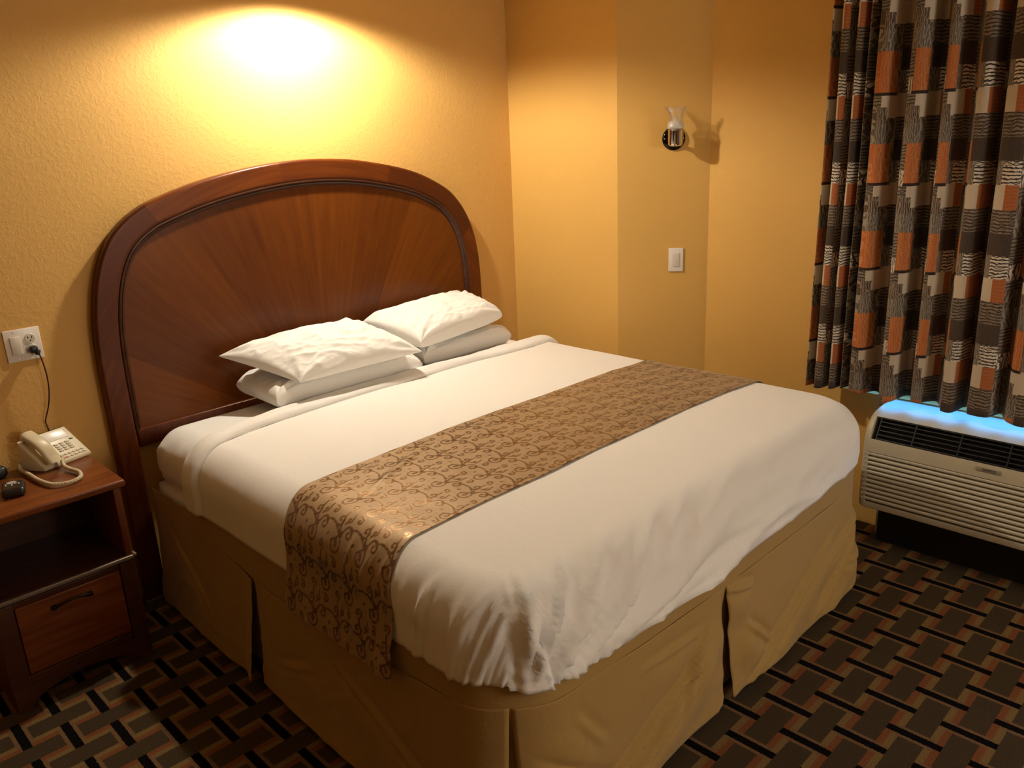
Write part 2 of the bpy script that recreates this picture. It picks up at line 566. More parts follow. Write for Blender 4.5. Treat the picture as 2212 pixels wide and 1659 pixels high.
ii = [i for i, p in enumerate(OUT) if p.y > .70]
OUT = [OUT[i] for i in ii]; NRM = [NRM[i] for i in ii]
V, F = sweep([(.084, -.044), (.087, -.051), (.092, -.052), (.096, -.047), (.100, -.049), (.107, -.044), (.111, -.037), (.111, -.026), (.084, -.026)])
bm = bmesh.new(); me = pydata(V, F); bm.from_mesh(me); bpy.data.meshes.remove(me)
smooth_angle(link('bead_moulding', from_bm(bm), M['bead'], hb), 40)
inn = [p + nn * .102 for p, nn in zip(OUT, NRM)]
inn = [p for p in inn if p.y > .70]
inn = [Vector((inn[0].x, .70))] + inn + [Vector((inn[-1].x, .70))]
V = [(p.x, -.034, p.y) for p in inn] + [(p.x, -.012, p.y) for p in inn]; k = len(inn)
F = [tuple(range(k)), tuple(range(2 * k - 1, k - 1, -1))] + [(i, (i + 1) % k, k + (i + 1) % k, k + i) for i in range(k)]
bm = bmesh.new(); me = pydata(V, F); bm.from_mesh(me); bpy.data.meshes.remove(me)
link('veneer_panel', from_bm(bm), M['panel'], hb)
box2('bottom_rail', (HC - .885, YFR, .648), (HC + .885, -.012, .722), M['frame'], hb, .006)

# ------------------------------------------------------------------ bed
BX0, BX1, BY0, BY1 = -.195, 1.765, -.085, -2.095        # mattress plan
BCX = (BX0 + BX1) / 2; BW = (BX1 - BX0) / 2
ZT = .742
RP = .20                                            # plan radius of the foot corners
bed = thing('bed', (BCX, (BY0 + BY1) / 2, 0), 'king size bed with white mattress and tan pleated skirt standing on patterned carpet', 'bed')


def bed_surface(X, e_prof, Y, off=0.0, ztop=ZT, r=.115, outset=0.0, wr=None):
    """X: unfolded distance across (0 = centre line), Y: unfolded distance from the head edge of the mattress (positive
    towards the foot). Returns positions on the draped bed; profile: flat, fillet of radius r, then a hang."""
    w = BW - RP; L = (BY0 - BY1) - RP
    ex = np.maximum(np.abs(X) - w, 0); ey = np.maximum(Y - L, 0)
    e = np.maximum(ex, ey)
    both = (ex > 0) & (ey > 0)
    phi = np.where(both, np.arctan2(ey, ex), np.where(ey > 0, PI / 2, 0.0))
    flat = RP - r
    arc = r * PI / 2
    th = np.clip((e - flat) / r, 0, PI / 2)
    h = np.where(e < flat, e, np.where(e < flat + arc, flat + r * np.sin(th), RP))
    hang = np.maximum(e - flat - arc, 0)
    z = np.where(e < flat, 0, -r * (1 - np.cos(th))) - hang
    nz = np.cos(th); nh = np.sin(th)
    sx = np.sign(X); cx = np.clip(X, -w, w); cy = np.minimum(Y, L)
    dx = np.where(ex > 0, np.cos(phi) * sx, 0); dy = np.where(ey > 0, np.sin(phi), 0)
    o = off + outset * sstep(0, .25, hang) + (0 if wr is None else wr)
    px = cx + dx * (h + nh * o); py = cy + dy * (h + nh * o)
    crown = .016 * (1 - (px / BW) ** 2) * np.clip(1 - ((py - 1.0) / 1.25) ** 2, 0, 1)
    pz = ztop + crown * nz + z + nz * o
    return np.stack([BCX + px, BY0 - py, pz], -1)


def plan_pos(X, Y):
    return X, Y


def wrinkles(X, Y, amp=1.0):
    """soft creases of the white coverlet in unfolded coordinates"""
    w = BW - RP; L = (BY0 - BY1) - RP
    ex = np.maximum(np.abs(X) - w, 0); ey = np.maximum(Y - L, 0)
    big = .0035 * noise2(X * 2.1 + 3, Y * 2.4) + .0015 * noise2(X * 7 + 9, Y * 6)
    # foot side: long drag lines running down towards the near (left) corner
    Xc = X + BW; hh = np.maximum(.50 - ey, 0)
    ang = np.arctan2(hh, Xc + .18); dist = np.hypot(hh, Xc + .18)
    fm = sstep(.06, .24, ey) * sstep(.66, .50, ey) * sstep(-.02, .10, Xc)
    foot = fm * (.028 * ridge(ang * 6.5 + 5.3, dist * 1.3 + 2, 3) + .016 * ridge(ang * 15 + 1.7, dist * 2.2, 2.5) + .004 * noise2(ang * 30, dist * 6))
    foot *= .30 + .70 * sstep(1.75, .5, Xc)
    foot = foot + .010 * sstep(.14, .34, ey) * sstep(.66, .5, ey) * ridge((X - .25 * ey) * 3.2 + 1, ey * 2.0 + 4, 3) * sstep(1.0, 1.5, Xc)
    # left side near the foot: upright gathers
    lm = sstep(.09, .24, ex) * (X < 0) * sstep(L - .55, L - .12, Y)
    gath = lm * (.016 * ridge(Y * 13 + .9 * ex + 2.0, ex * 1.6, 2.5) + .006 * ridge(Y * 27 + 4, ex * 3, 2))
    lm2 = sstep(.05, .2, ex) * (X < 0)
    side = lm2 * .004 * noise2(Y * 5, ex * 6)
    # hospital-corner fold at the near corner: a sharp upright edge where foot panel laps over
    both = (ex > .12) & (ey > .12)
    phi = np.arctan2(ey, np.maximum(ex, 1e-6))
    corner = np.where(both & (X < 0), .015 * sstep(.86, .96, phi) * sstep(1.57, 1.15, phi) * sstep(.15, .32, np.maximum(ex, ey)), 0)
    return amp * (big + foot + gath + side + corner)


# mattress (fitted sheet) as a rounded slab with gathered head corners
def rounded_slab(lo, hi, r, n, disp=None):
    lo = np.array(lo, float); hi = np.array(hi, float)
    V = []; F = []; base = 0
    c = (lo + hi) / 2; hs = (hi - lo) / 2
    for ax in range(3):
        for sgn in (-1, 1):
            a, b = [k for k in range(3) if k != ax]
            na = max(6, int(n * (hi[a] - lo[a]))); nb = max(6, int(n * (hi[b] - lo[b])))
            def ticks(m, L):
                t = np.linspace(-1, 1, m); return t * L
            ua, ub = np.meshgrid(ticks(na, hs[a]), ticks(nb, hs[b]), indexing='ij')
            P = np.zeros(ua.shape + (3,)); P[..., a] = ua; P[..., b] = ub; P[..., ax] = sgn * hs[ax]
            core = np.clip(P, -(hs - r), hs - r)
            d = P - core; ln = np.linalg.norm(d, axis=-1, keepdims=True); d = d / np.maximum(ln, 1e-9)
            Q = core + d * r
            if disp is not None: Q = Q + d * disp(Q + c)[..., None]
            V.append((Q + c).reshape(-1, 3))
            fs = np.array(grid_faces(na, nb)) + base
            if (sgn > 0) == (ax == 1): fs = fs[:, ::-1]
            F += fs.tolist(); base += na * nb
    return np.concatenate(V), F


def weld(V, F, dist=1e-4):
    me = pydata(V, F)
    bm = bmesh.new(); bm.from_mesh(me); bpy.data.meshes.remove(me)
    bmesh.ops.remove_doubles(bm, verts=bm.verts[:], dist=dist)
    return from_bm(bm)


def mat_disp(Q):
    x, y, z = Q[..., 0], Q[..., 1], Q[..., 2]
    hd = sstep(-.75, -.15, y)
    side = sstep(.735, .66, z)
    return hd * side * (.010 * ridge(y * 9 + z * 3, z * 9, 2) + .006 * noise2(y * 22, z * 16)) + .003 * noise2(x * 4, y * 5) - .004
V, F = rounded_slab((BX0 + .012, BY1 + .12, .475), (BX1 - .012, BY0 + .01, ZT - .006), .118, 55, mat_disp)
link('mattress', weld(V, F, 5e-4), M['sheet'], bed, True)
V, F = rounded_slab((BX0 + .006, BY1 + .26, .20), (BX1 - .006, BY0 - .012, .520), .03, 14)
link('box_spring', weld(V, F, 5e-4), M['ticking'], bed, True)

# bed skirt: an upper band wrapped round the box spring plus hanging panels with split corners
def perim(s0, s1, n, side):
    pass
def skirt_grid(path, ztop, zbot, nz, fold, flare):
    """path: (n,2) plan points with outward normals (n,2); ztop (n,), fold(s,t) -> outward offset"""
    P, Nn, S = path
    t = np.linspace(0, 1, nz)[None, :]
    s = S[:, None] + 0 * t
    z = ztop[:, None] * (1 - t) + zbot[:, None] * t
    o = fold(s, t) + flare * t ** 1.5
    x = P[:, 0][:, None] + Nn[:, 0][:, None] * o; y = P[:, 1][:, None] + Nn[:, 1][:, None] * o
    return np.stack([x, y, z], -1)
SX0, SX1, SY1, SR = BX0 - .004, BX1 + .006, BY1 + .0, .19
def plan_path(segs):
    """segs: list of ('l', y0, y1) left side, ('c', a0, a1) near foot corner arc, ('f', x0, x1) foot, ('d', a0, a1) far corner, ('r', y0, y1)"""
    P = []; Nn = []
    for k, a, b in segs:
        L = abs(b - a) * (SR if k in 'cd' else 1); m = max(4, int(L / .012))
        for i in range(m + 1):
            q = a + (b - a) * i / m
            if k == 'l': P.append((SX0, q)); Nn.append((-1, 0))
            if k == 'r': P.append((SX1, q)); Nn.append((1, 0))
            if k == 'f': P.append((q, SY1)); Nn.append((0, -1))
            if k == 'c': P.append((SX0 + SR - SR * math.cos(q), SY1 + SR - SR * math.sin(q))); Nn.append((-math.cos(q), -math.sin(q)))
            if k == 'd': P.append((SX1 - SR + SR * math.sin(q), SY1 + SR - SR * math.cos(q))); Nn.append((math.sin(q), -math.cos(q)))
    P = np.array(P); Nn = np.array(Nn)
    keep = np.r_[True, np.hypot(*np.diff(P, axis=0).T) > 1e-6]
    P, Nn = P[keep], Nn[keep]
    S = np.r_[0, np.cumsum(np.hypot(*np.diff(P, axis=0).T))]
    return P, Nn, S
H = PI / 2
LEFT_Y, FOOT_X = -.105, SX1 - SR
full = plan_path([('l', LEFT_Y, SY1 + SR), ('c', 0, H), ('f', SX0 + SR, SX1 - SR), ('d', 0, H), ('r', SY1 + SR, LEFT_Y)])
def seam_z(P):
    x, y = P[:, 0], P[:, 1]
    left = np.interp(-y, [.1, .5, 1.0, 1.4, 1.8, 2.1], [.495, .44, .39, .41, .45, .475])
    foot = np.interp(x, [-.2, .0, .3, .7, 1.2, 1.7, 1.8], [.475, .46, .44, .424, .43, .43, .41])
    right = .42 + 0 * y
    w = sstep(-.05, -.17, x)
    return np.where(x > 1.7, np.minimum(foot, right + .01), left * w + foot * (1 - w))
zs = seam_z(full[0])
def band_geo():
    rows = []
    P_, N_, S_ = full
    zb_ = .565 - .070 * sstep(-.60, -.35, P_[:, 1]) * (P_[:, 0] < 0)
    for q in np.linspace(0, 1, 30):
        if q < .35:
            z = zb_ + (zs - .004 - zb_) * q / .35; o = .004 + .004 * noise2(S_ * 6, 0 * S_ + q) + .006 * q
        else:
            k = (q - .35) / .65
            z = (zs - .004) * (1 - k) + .05 * k; o = .004 - .010 * sstep(0, .25, k) + 0 * S_
        rows.append(np.stack([P_[:, 0] + N_[:, 0] * o, P_[:, 1] + N_[:, 1] * o, z + 0 * S_], -1))
    return np.stack(rows, 1)
band = band_geo()
skirt = link('bed_skirt', grid_mesh(band), M['skirt'], bed, True)
thicken(skirt, .002, 0)
def panel(segs, i, creases, fl=.018, tuck=(.0, .0), vee=(0, 0), zb=(.025, .025)):
    path = plan_path(segs); zt_ = seam_z(path[0]); S = path[2]; L = S[-1]
    def fold(s, t):
        o = .009 + .010 * noise2(s * 3.1 + 7 * i, t * 1.2) * (.3 + t) + .006 * ridge(s * 5 + i, t * 3.5 + s * 3, 3) * t
        for (sc, tc, ang, ln, am) in creases:      # sharp slanting creases
            c, sn = math.cos(ang), math.sin(ang)
            a = (s - sc) * c + (t - tc) * .43 * sn; b = -(s - sc) * sn + (t - tc) * .43 * c
            k = sstep(ln, ln * .35, np.abs(a))
            o = o + am * 2.0 * k * (np.exp(-(b / .011) ** 2) + .8 * sstep(.0, .05, b) * sstep(.16, .06, b) - .5 * np.exp(-((b + .022) / .014) ** 2))
        o = o - tuck[0] * sstep(.09, 0, s) * (.25 + .75 * t ** .7) - tuck[1] * sstep(.09, 0, L - s) * (.25 + .75 * t ** .7)
        return o
    zbv = np.interp(S / L, [0, .8, 1], [zb[0], .025, zb[1]]) + .018 * noise2(S * 3 + 11 * i, 0 * S)
    g = skirt_grid(path, zt_, zbv, 60, fold, fl)
    T = np.gradient(path[0], axis=0); T /= np.linalg.norm(T, axis=1, keepdims=True)
    sh_ = vee[0] * sstep(.16, 0, S) - vee[1] * sstep(.16, 0, L - S)
    g[..., :2] += T[:, None, :] * (sh_[:, None] * np.linspace(0, 1, 60)[None, :])[..., None]
    o = link('skirt_panel', grid_mesh(g), M['skirt'], skirt, True)
    return thicken(o, .002, 0)
panel([('l', LEFT_Y, -.905)], 1, [(.3, .45, .5, .25, .004)], .040, (.014, -.02), (0, .005))
panel([('l', -.91, SY1 + SR), ('c', 0, .79)], 2, [(.25, .55, -.4, .15, .005), (.7, .5, .4, .3, .004)], .034, (.006, .004), (.022, .020))
panel([('c', .82, H), ('f', SX0 + SR, .700)], 3, [(.18, .62, .62, .20, .010), (.46, .66, -.36, .36, .010), (.40, .84, -.40, .36, .010), (.72, .36, -.7, .14, .008), (.66, .55, -1.0, .14, .007), (.22, .34, .9, .10, .006), (.60, .20, .05, .2, .004)], .024, (.006, .004), (.018, .012))
panel([('f', .722, SX1 - SR), ('d', 0, 1.20)], 4, [(.42, .66, -.46, .46, .010), (.18, .62, .8, .12, .011), (.85, .40, -.25, .24, .008), (.95, .70, .15, .16, .009), (.75, .72, -.6, .22, .008), (.08, .10, .3, .10, .009)], .030, (.004, -.03), (.020, -.01), (.025, .07))
panel([('d', 1.22, H), ('r', SY1 + SR, LEFT_Y)], 5, [], .02)

# coverlet
def hem_of(side_left):
    pass
YC = .415                         # head edge of the coverlet, distance from the head of the mattress
flat = RP - .115; arc = .115 * H
def cover_grid(step=.012):
    w = BW - RP; L = (BY0 - BY1) - RP
    EM = flat + arc + .115
    nx = int(2 * (w + EM) / step); ny = int((L + EM - YC) / step)
    X = np.linspace(-(w + EM), w + EM, nx)[:, None] + np.zeros((1, ny))
    Y = np.linspace(YC, L + EM, ny)[None, :] + np.zeros((nx, 1))
    # wavy hem: stretch the hanging part
    ex = np.maximum(np.abs(X) - w, 0); ey = np.maximum(Y - L, 0)
    ly = Y / (L + RP)
    drop_l = np.interp(Y, [0, .5, 1.1, 1.6, 1.9, 2.2], [.10, .10, .105, .10, .095, .085])
    drop_r = .10 + 0 * Y
    xx = X + BCX
    drop_f = np.interp(xx, [-.3, 0, .3, .65, 1.1, 1.5, 1.9], [.095, .112, .125, .140, .118, .100, .08])
    k0 = flat + arc
    Xs = np.where(ex > k0, np.sign(X) * (w + k0 + (ex - k0) / .115 * np.where(X < 0, drop_l, drop_r)), X)
    Ys = np.where(ey > k0, L + k0 + (ey - k0) / .115 * drop_f, Y)
    # the head edge is not quite straight
    Ys = np.where(Y < YC + .3, Ys + (.045 * sstep(-.6, -1.0, X) - .015 * noise2(X * 2, 0 * X)) * (1 - (Y - YC) / .3), Ys)
    return Xs, Ys
X, Y = cover_grid()
P = bed_surface(X, None, Y, .008, wr=wrinkles(X, Y), outset=.012)
cov = link('coverlet', grid_mesh(P), M['coverlet'], None, True)
tag(cov, 'smooth white coverlet spread over the bed, hanging short over foot and side', 'bedspread')
thicken(cov, .004, -1)

# folded-back top sheet between pillows and coverlet
ns_, nx_ = 26, 240
w = BW - RP
Xf = np.linspace(-(w + flat + arc + .095), w + flat + arc + .05, nx_)[:, None] + np.zeros((1, ns_))
tt = np.linspace(0, 1, ns_)[None, :] + np.zeros((nx_, 1))
wid = .085 + .018 * noise2(Xf * 2.3, 0 * Xf + 3) + .04 * sstep(-.75, -1.15, Xf)
hd = .345 + .010 * noise2(Xf * 1.7 + 5, 0 * Xf) + .035 * sstep(-.55, -1.0, Xf)
Yf = hd + wid * tt
lift = .004 + .026 * np.sin(PI * np.clip(tt, 0, 1)) ** .5 * (.75 + .4 * noise2(Xf * 3, tt * 2)) + .003 * noise2(Xf * 14, tt * 4)
lift = lift - .010 * sstep(.15, 0, tt) - .006 * sstep(.88, 1, tt)
Pf = bed_surface(Xf, None, Yf, 0.0135, wr=lift)
sh = link('top_sheet', grid_mesh(Pf), M['sheet'], None, True)
tag(sh, 'white top sheet folded back in a band between the pillows and coverlet', 'sheet')
thicken(sh, .003, -1)

# ------------------------------------------------------------------ runner with scroll pattern
def scroll_field(S, T):
    """distance field of a brocade of spirals; S along, T across the runner (metres) -> 0..1 mask"""
    out = np.zeros_like(S)
    rng = np.random.default_rng(11)
    cell = .118
    strokes = []
    def spiral(cx, cy, r0, turns, a0, hand, tail):
        q = np.linspace(0, 1, 34)
        r = r0 * (1 - q * .86); a = a0 + hand * q * turns * 2 * PI
        pts = np.c_[cx + r * np.cos(a), cy + r * np.sin(a)]
        # tail leaves the spiral tangentially in a soft S
        d = np.array([-math.sin(a0), math.cos(a0)]) * -hand
        n = np.array([math.cos(a0), math.sin(a0)])
        tq = np.linspace(0, 1, 10)[1:]
        tl = pts[0] + np.outer(tq * tail, d) + np.outer(tail * .45 * tq ** 2, n)
        return np.r_[tl[::-1], pts]
    # one repeat of the design, tiled with half-drop
    motif = []
    motif.append(spiral(.030, .034, .027, 1.35, .9, 1, .075))
    motif.append(spiral(.094, .026, .019, 1.10, 3.6, -1, .055))
    motif.append(spiral(.066, .086, .022, 1.15, 5.2, 1, .060))
    motif.append(spiral(.014, .098, .014, 1.0, 2.2, -1, .040))
    motif.append(spiral(.112, .102, .013, 1.0, .2, 1, .045))
    motif.append(spiral(.060, .052, .010, .9, 4.2, -1, .030))
    motif.append(spiral(.104, .062, .011, .9, 1.2, 1, .036))
    motif = [m * (.118 / .130) for m in motif]
    motif.append(np.array([(.030, .030), (.036, .038)])); motif.append(np.array([(.064, .088), (.070, .083)]))
    motif.append(np.array([(.080, .048), (.084, .052)])); motif.append(np.array([(.040, .110), (.045, .114)]))
    wpx = .0030
    s = np.mod(S, cell)
    rep = np.floor(S / cell)
    for drop in (0, 1):
        msk = (np.mod(rep, 2) == drop)
        t = np.mod(T + .5 * cell * drop, cell)
        best = np.full(S.shape, 9.0)
        for m in motif:
            for ox in (-cell, 0, cell):
                for oy in (-cell, 0, cell):
                    q = m + np.array([ox, oy])
                    if q[:, 0].max() < -.004 or q[:, 0].min() > cell + .004 or q[:, 1].max() < -.004 or q[:, 1].min() > cell + .004: continue
                    if ox != 0: q = q + np.array([0, .5 * cell]) if True else q
                    A = q[:-1]; B = q[1:]
                    for a, b in zip(A, B):
                        if max(a[0], b[0]) < -.004 or min(a[0], b[0]) > cell + .004: continue
                        ab = b - a; L2 = ab @ ab + 1e-12
                        # restrict to a bounding box for speed
                        bb = msk & (s > min(a[0], b[0]) - .004) & (s < max(a[0], b[0]) + .004) & (t > min(a[1], b[1]) - .004) & (t < max(a[1], b[1]) + .004)
                        if not bb.any(): continue
                        ss = s[bb]; t2 = t[bb]
                        k = np.clip(((ss - a[0]) * ab[0] + (t2 - a[1]) * ab[1]) / L2, 0, 1)
                        d = np.hypot(ss - a[0] - k * ab[0], t2 - a[1] - k * ab[1])
                        best[bb] = np.minimum(best[bb], d)
        out = np.where(msk, sstep(wpx + .0007, wpx - .0007, best), out)
    return out


def scroll_tile(S, T):
    """evaluate scroll_field on one two-cell tile and look it up bilinearly (keeps the script quick)"""
    n = 220; cell = .118
    gs = (np.arange(2 * n) + .5) / n * cell; gt = (np.arange(n) + .5) / n * cell
    A, B = np.meshgrid(gs, gt, indexing='ij')
    fld = scroll_field(A, B)
    fs = np.mod(S, 2 * cell) / cell * n - .5; ft = np.mod(T, cell) / cell * n - .5
    i = np.floor(fs).astype(int); j = np.floor(ft).astype(int); a = fs - i; b = ft - j
    g = lambda p, q: fld[np.mod(p, 2 * n), np.mod(q, n)]
    return (g(i, j) * (1 - a) + g(i + 1, j) * a) * (1 - b) + (g(i, j + 1) * (1 - a) + g(i + 1, j + 1) * a) * b


st = .0032
xl_ = -(w + flat + arc + .195); xr_ = w + flat + arc + .16
nX = int((xr_ - xl_) / st); nY = int(.525 / st)
Xr = np.linspace(xl_, xr_, nX)[:, None] + np.zeros((1, nY))
Tr = np.linspace(0, .525, nY)[None, :] + np.zeros((nX, 1))
hangl = np.maximum(-Xr - w - flat - arc, 0)
edge = .008 * noise2(Xr * 2.2, Tr * 0 + 1)
Yr = 1.035 + Tr + edge * (1 - Tr / .525) + .010 * noise2(Xr * 2.0 + 8, 0 * Xr) * Tr / .525 + .020 * sstep(.6, 1.0, Xr) * Tr / .525 + .050 * sstep(0, .2, np.maximum(-Xr - w - flat, 0)) + .12 * hangl
rip = .0028 * noise2(Xr * 6, Tr * 7) + .0014 * noise2(Xr * 15, Tr * 15)
rip = rip + .005 * np.exp(-(((Tr - .13) + (Xr + .62) * .42) / .012) ** 2) * sstep(.20, .05, np.abs(Xr + .62))
rip = rip + .010 * sstep(.0, .12, hangl) * ridge(Tr * 9 + 2, hangl * 3, 2) * .6
Pr = bed_surface(Xr, None, Yr, .0155, wr=wrinkles(Xr, Yr) * .9 + rip, outset=.040)
scr = scroll_tile(Xr - xl_, Tr)
run = link('bed_runner', grid_mesh(Pr, attr={'scroll': scr}), M['runner'], None, True)
tag(run, 'gold brown brocade runner with scroll pattern lying across the bed', 'bed runner')
thicken(run, .002, -1)

# ------------------------------------------------------------------ pillows
def pillow(name, label, FL, FR, BL, BR, th, box_, seed, sag=0.0, crease=1.0, pin=.05, lowfrac=.4, boxy=False):
    """corner points of the seam outline (front/back, left/right) and thickness"""
    n = 90
    u = np.sin(np.linspace(-1, 1, n) * PI / 2)[:, None] + np.zeros((1, n)); v = np.sin(np.linspace(-1, 1, n) * PI / 2)[None, :] + np.zeros((n, 1))
    FL, FR, BL, BR = [np.array(p, float) for p in (FL, FR, BL, BR)]
    pu = u * (1 - pin * (1 - v * v) * np.abs(u) ** 3); pv = v * (1 - pin * 1.3 * (1 - u * u) * np.abs(v) ** 3)
    a = (pu + 1) / 2; b = (pv + 1) / 2
    base = (FL * ((1 - a) * (1 - b))[..., None] + FR * (a * (1 - b))[..., None] + BL * ((1 - a) * b)[..., None] + BR * (a * b)[..., None])
    nrm_ = np.cross(FR - FL, BL - FL); nrm_ /= np.linalg.norm(nrm_)
    bu = np.clip(1 - u ** 2, 0, 1); bv = np.clip(1 - v ** 2, 0, 1)
    prof = (bu ** box_) * (bv ** box_)
    if boxy: prof = (np.clip(1 - np.abs(u) ** 12, 0, 1) ** .45) * (np.clip(1 - np.abs(v) ** 12, 0, 1) ** .45) * (.80 + .20 * bu * bv)
    edge_ = 1 - np.minimum(1, np.minimum(bu, bv) * 2.2)
    cu = np.stack([np.sin(np.arctan2(v - sv, u - su) * 9 + seed) * np.exp(-(np.hypot(u - su, v - sv) / .55) ** 2) for su in (-1, 1) for sv in (-1, 1)]).sum(0)
    wrk = crease * (.010 * cu * np.clip(prof * 1.6, 0, 1) + .010 * ridge(u * 2.2 + seed, v * 3.0 + seed, 3) * prof
                    + .005 * ridge(u * 5 + seed * 2, v * 6, 2) * prof + .006 * noise2(u * 2 + seed, v * 2))
    top = base + nrm_ * ((th * (1 - lowfrac)) * prof + wrk * sstep(0, .25, np.minimum(bu, bv)) - sag * np.exp(-((u) / .5) ** 2) * prof)[..., None]
    bot = base - nrm_ * ((th * lowfrac) * prof ** .8 + .3 * wrk * sstep(0, .25, np.minimum(bu, bv)))[..., None]
    V = np.concatenate([top.reshape(-1, 3), bot.reshape(-1, 3)])
    fs = grid_faces(n, n); off = n * n
    F = fs + [tuple(x + off for x in f[::-1]) for f in fs]
    me = weld(V, F, 1e-5)
    o = link(name, me, M['pillow'], None, True)
    m = o.modifiers.new('Subsurf', 'SUBSURF'); m.levels = 1; m.render_levels = 1
    return tag(o, label, 'pillow', 'white bed pillows')


pillow('bed_pillow', 'lower left white pillow lying flat under the puffy pillow nearer the nightstand',
       (.205, -.428, .812), (.925, -.436, .797), (.205, -.095, .815), (.925, -.095, .805), .122, .16, 1.3, crease=.6, pin=.015, lowfrac=.48, boxy=True)
pillow('bed_pillow', 'lower right white pillow lying flat under the pillow farther from the nightstand',
       (.955, -.410, .803), (1.53, -.392, .803), (.955, -.095, .806), (1.53, -.095, .806), .112, .16, 2.1, crease=.7, pin=.015, lowfrac=.48, boxy=True)
pillow('bed_pillow', 'upper left white pillow, puffy and creased, topmost nearer the nightstand',
       (.290, -.470, .874), (.865, -.515, .882), (.125, -.150, .965), (.80, -.110, .975), .115, .42, 4.4, crease=1.25, pin=.05, lowfrac=.28)
pillow('bed_pillow', 'upper right white pillow, plump and smooth, topmost farther from the nightstand',
       (.905, -.460, .893), (1.455, -.410, .920), (.84, -.115, .955), (1.49, -.10, .970), .125, .24, 6.2, crease=1.0, pin=.025, lowfrac=.36)

# ------------------------------------------------------------------ nightstand
ns = thing('nightstand', (-.63, -.22, 0), 'cherry wood nightstand with open shelf and door, left of the bed', 'nightstand')
NX0, NX1, NYF, NYB, NZ = -.86, -.412, -.425, -.012, .688
bm = bmesh.new(); bm_box(bm, ((NX0 + NX1 + .016) / 2 - .004, (NYF - .010 + NYB) / 2, NZ - .013), (NX1 - NX0 + .024, NYB - NYF + .010, .026), .006)
smooth_angle(link('top', from_bm(bm), M['cherry'], ns))
box2('side_panel', (NX0, NYF + .012, 0), (NX0 + .022, NYB, NZ - .026), M['cherry_up'], ns, .003)
box2('side_panel', (NX1 - .022, NYF + .012, 0), (NX1, NYB, NZ - .026), M['cherry_up'], ns, .003)
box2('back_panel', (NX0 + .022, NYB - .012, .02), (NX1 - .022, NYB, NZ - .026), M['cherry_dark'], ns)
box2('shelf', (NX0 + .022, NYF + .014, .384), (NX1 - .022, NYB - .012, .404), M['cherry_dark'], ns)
bm = bmesh.new()
bm_box(bm, ((NX0 + NX1) / 2, NYF + .002, .396), (NX1 - NX0, .012, .016), .004)
bm_box(bm, (NX1 + .003, NYF + .010, .402), (.012, .03, .012), .004)
smooth_angle(link('shelf_edge_strip', from_bm(bm), M['trimstrip'], ns))
ff = bmesh.new()
bm_box(ff, (NX0 + .030, NYF + .010, .200), (.060, .02, .368), .003)
bm_box(ff, (NX1 - .026, NYF + .010, .200), (.052, .02, .368), .003)
bm_box(ff, ((NX0 + NX1) / 2, NYF + .011, .374), (NX1 - NX0 - .11, .018, .02), .002)
bm_box(ff, ((NX0 + NX1) / 2, NYF + .011, .098), (NX1 - NX0 - .11, .018, .03), .002)
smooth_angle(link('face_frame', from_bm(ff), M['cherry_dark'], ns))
dr = box2('door', (NX0 + .063, NYF + .004, .115), (NX1 - .055, NYF + .020, .362), M['cherry'], ns, .004)
hp = [(-.687 + .113 * t, NYF - .004 - .020 * math.sin(PI * t), .320 + .018 * math.sin(PI * t)) for t in np.linspace(0, 1, 20)]
V, F = tube_geo(hp, [.0065 - .0025 * math.sin(PI * t) for t in np.linspace(0, 1, 20)], 10)
bm = bmesh.new(); me = pydata(V, F); bm.from_mesh(me); bpy.data.meshes.remove(me)
for q in (hp[0], hp[-1]): bm_box(bm, (q[0], NYF, q[2]), (.020, .012, .018), .005)
smooth_angle(link('handle', from_bm(bm), M['bronze'], dr), 50)
# arched plinth
k = 24; xs = np.linspace(NX0 + .004, NX1 - .004, k)
arch = .012 + .050 * np.sin(PI * np.clip((xs - xs[0] - .05) / (xs[-1] - xs[0] - .10), 0, 1)) ** .6
V = []
for x, a in zip(xs, arch):
    V += [(x, NYF - .004, .086), (x, NYF - .004, a if 0 < (x - xs[0] - .05) < (xs[-1] - xs[0] - .10) else .0), (x, NYF + .016, .086), (x, NYF + .016, a if 0 < (x - xs[0] - .05) < (xs[-1] - xs[0] - .10) else .0)]
F = []
for i in range(k - 1):
    a, b = 4 * i, 4 * i + 4
    F += [(a, a + 1, b + 1, b), (a + 2, b + 2, b + 3, a + 3), (a, b, b + 2, a + 2), (a + 1, a + 3, b + 3, b + 1)]
F += [(0, 2, 3, 1), (4 * k - 4, 4 * k - 3, 4 * k - 1, 4 * k - 2)]
link('plinth', pydata(V, F), M['cherry_dark'], ns)

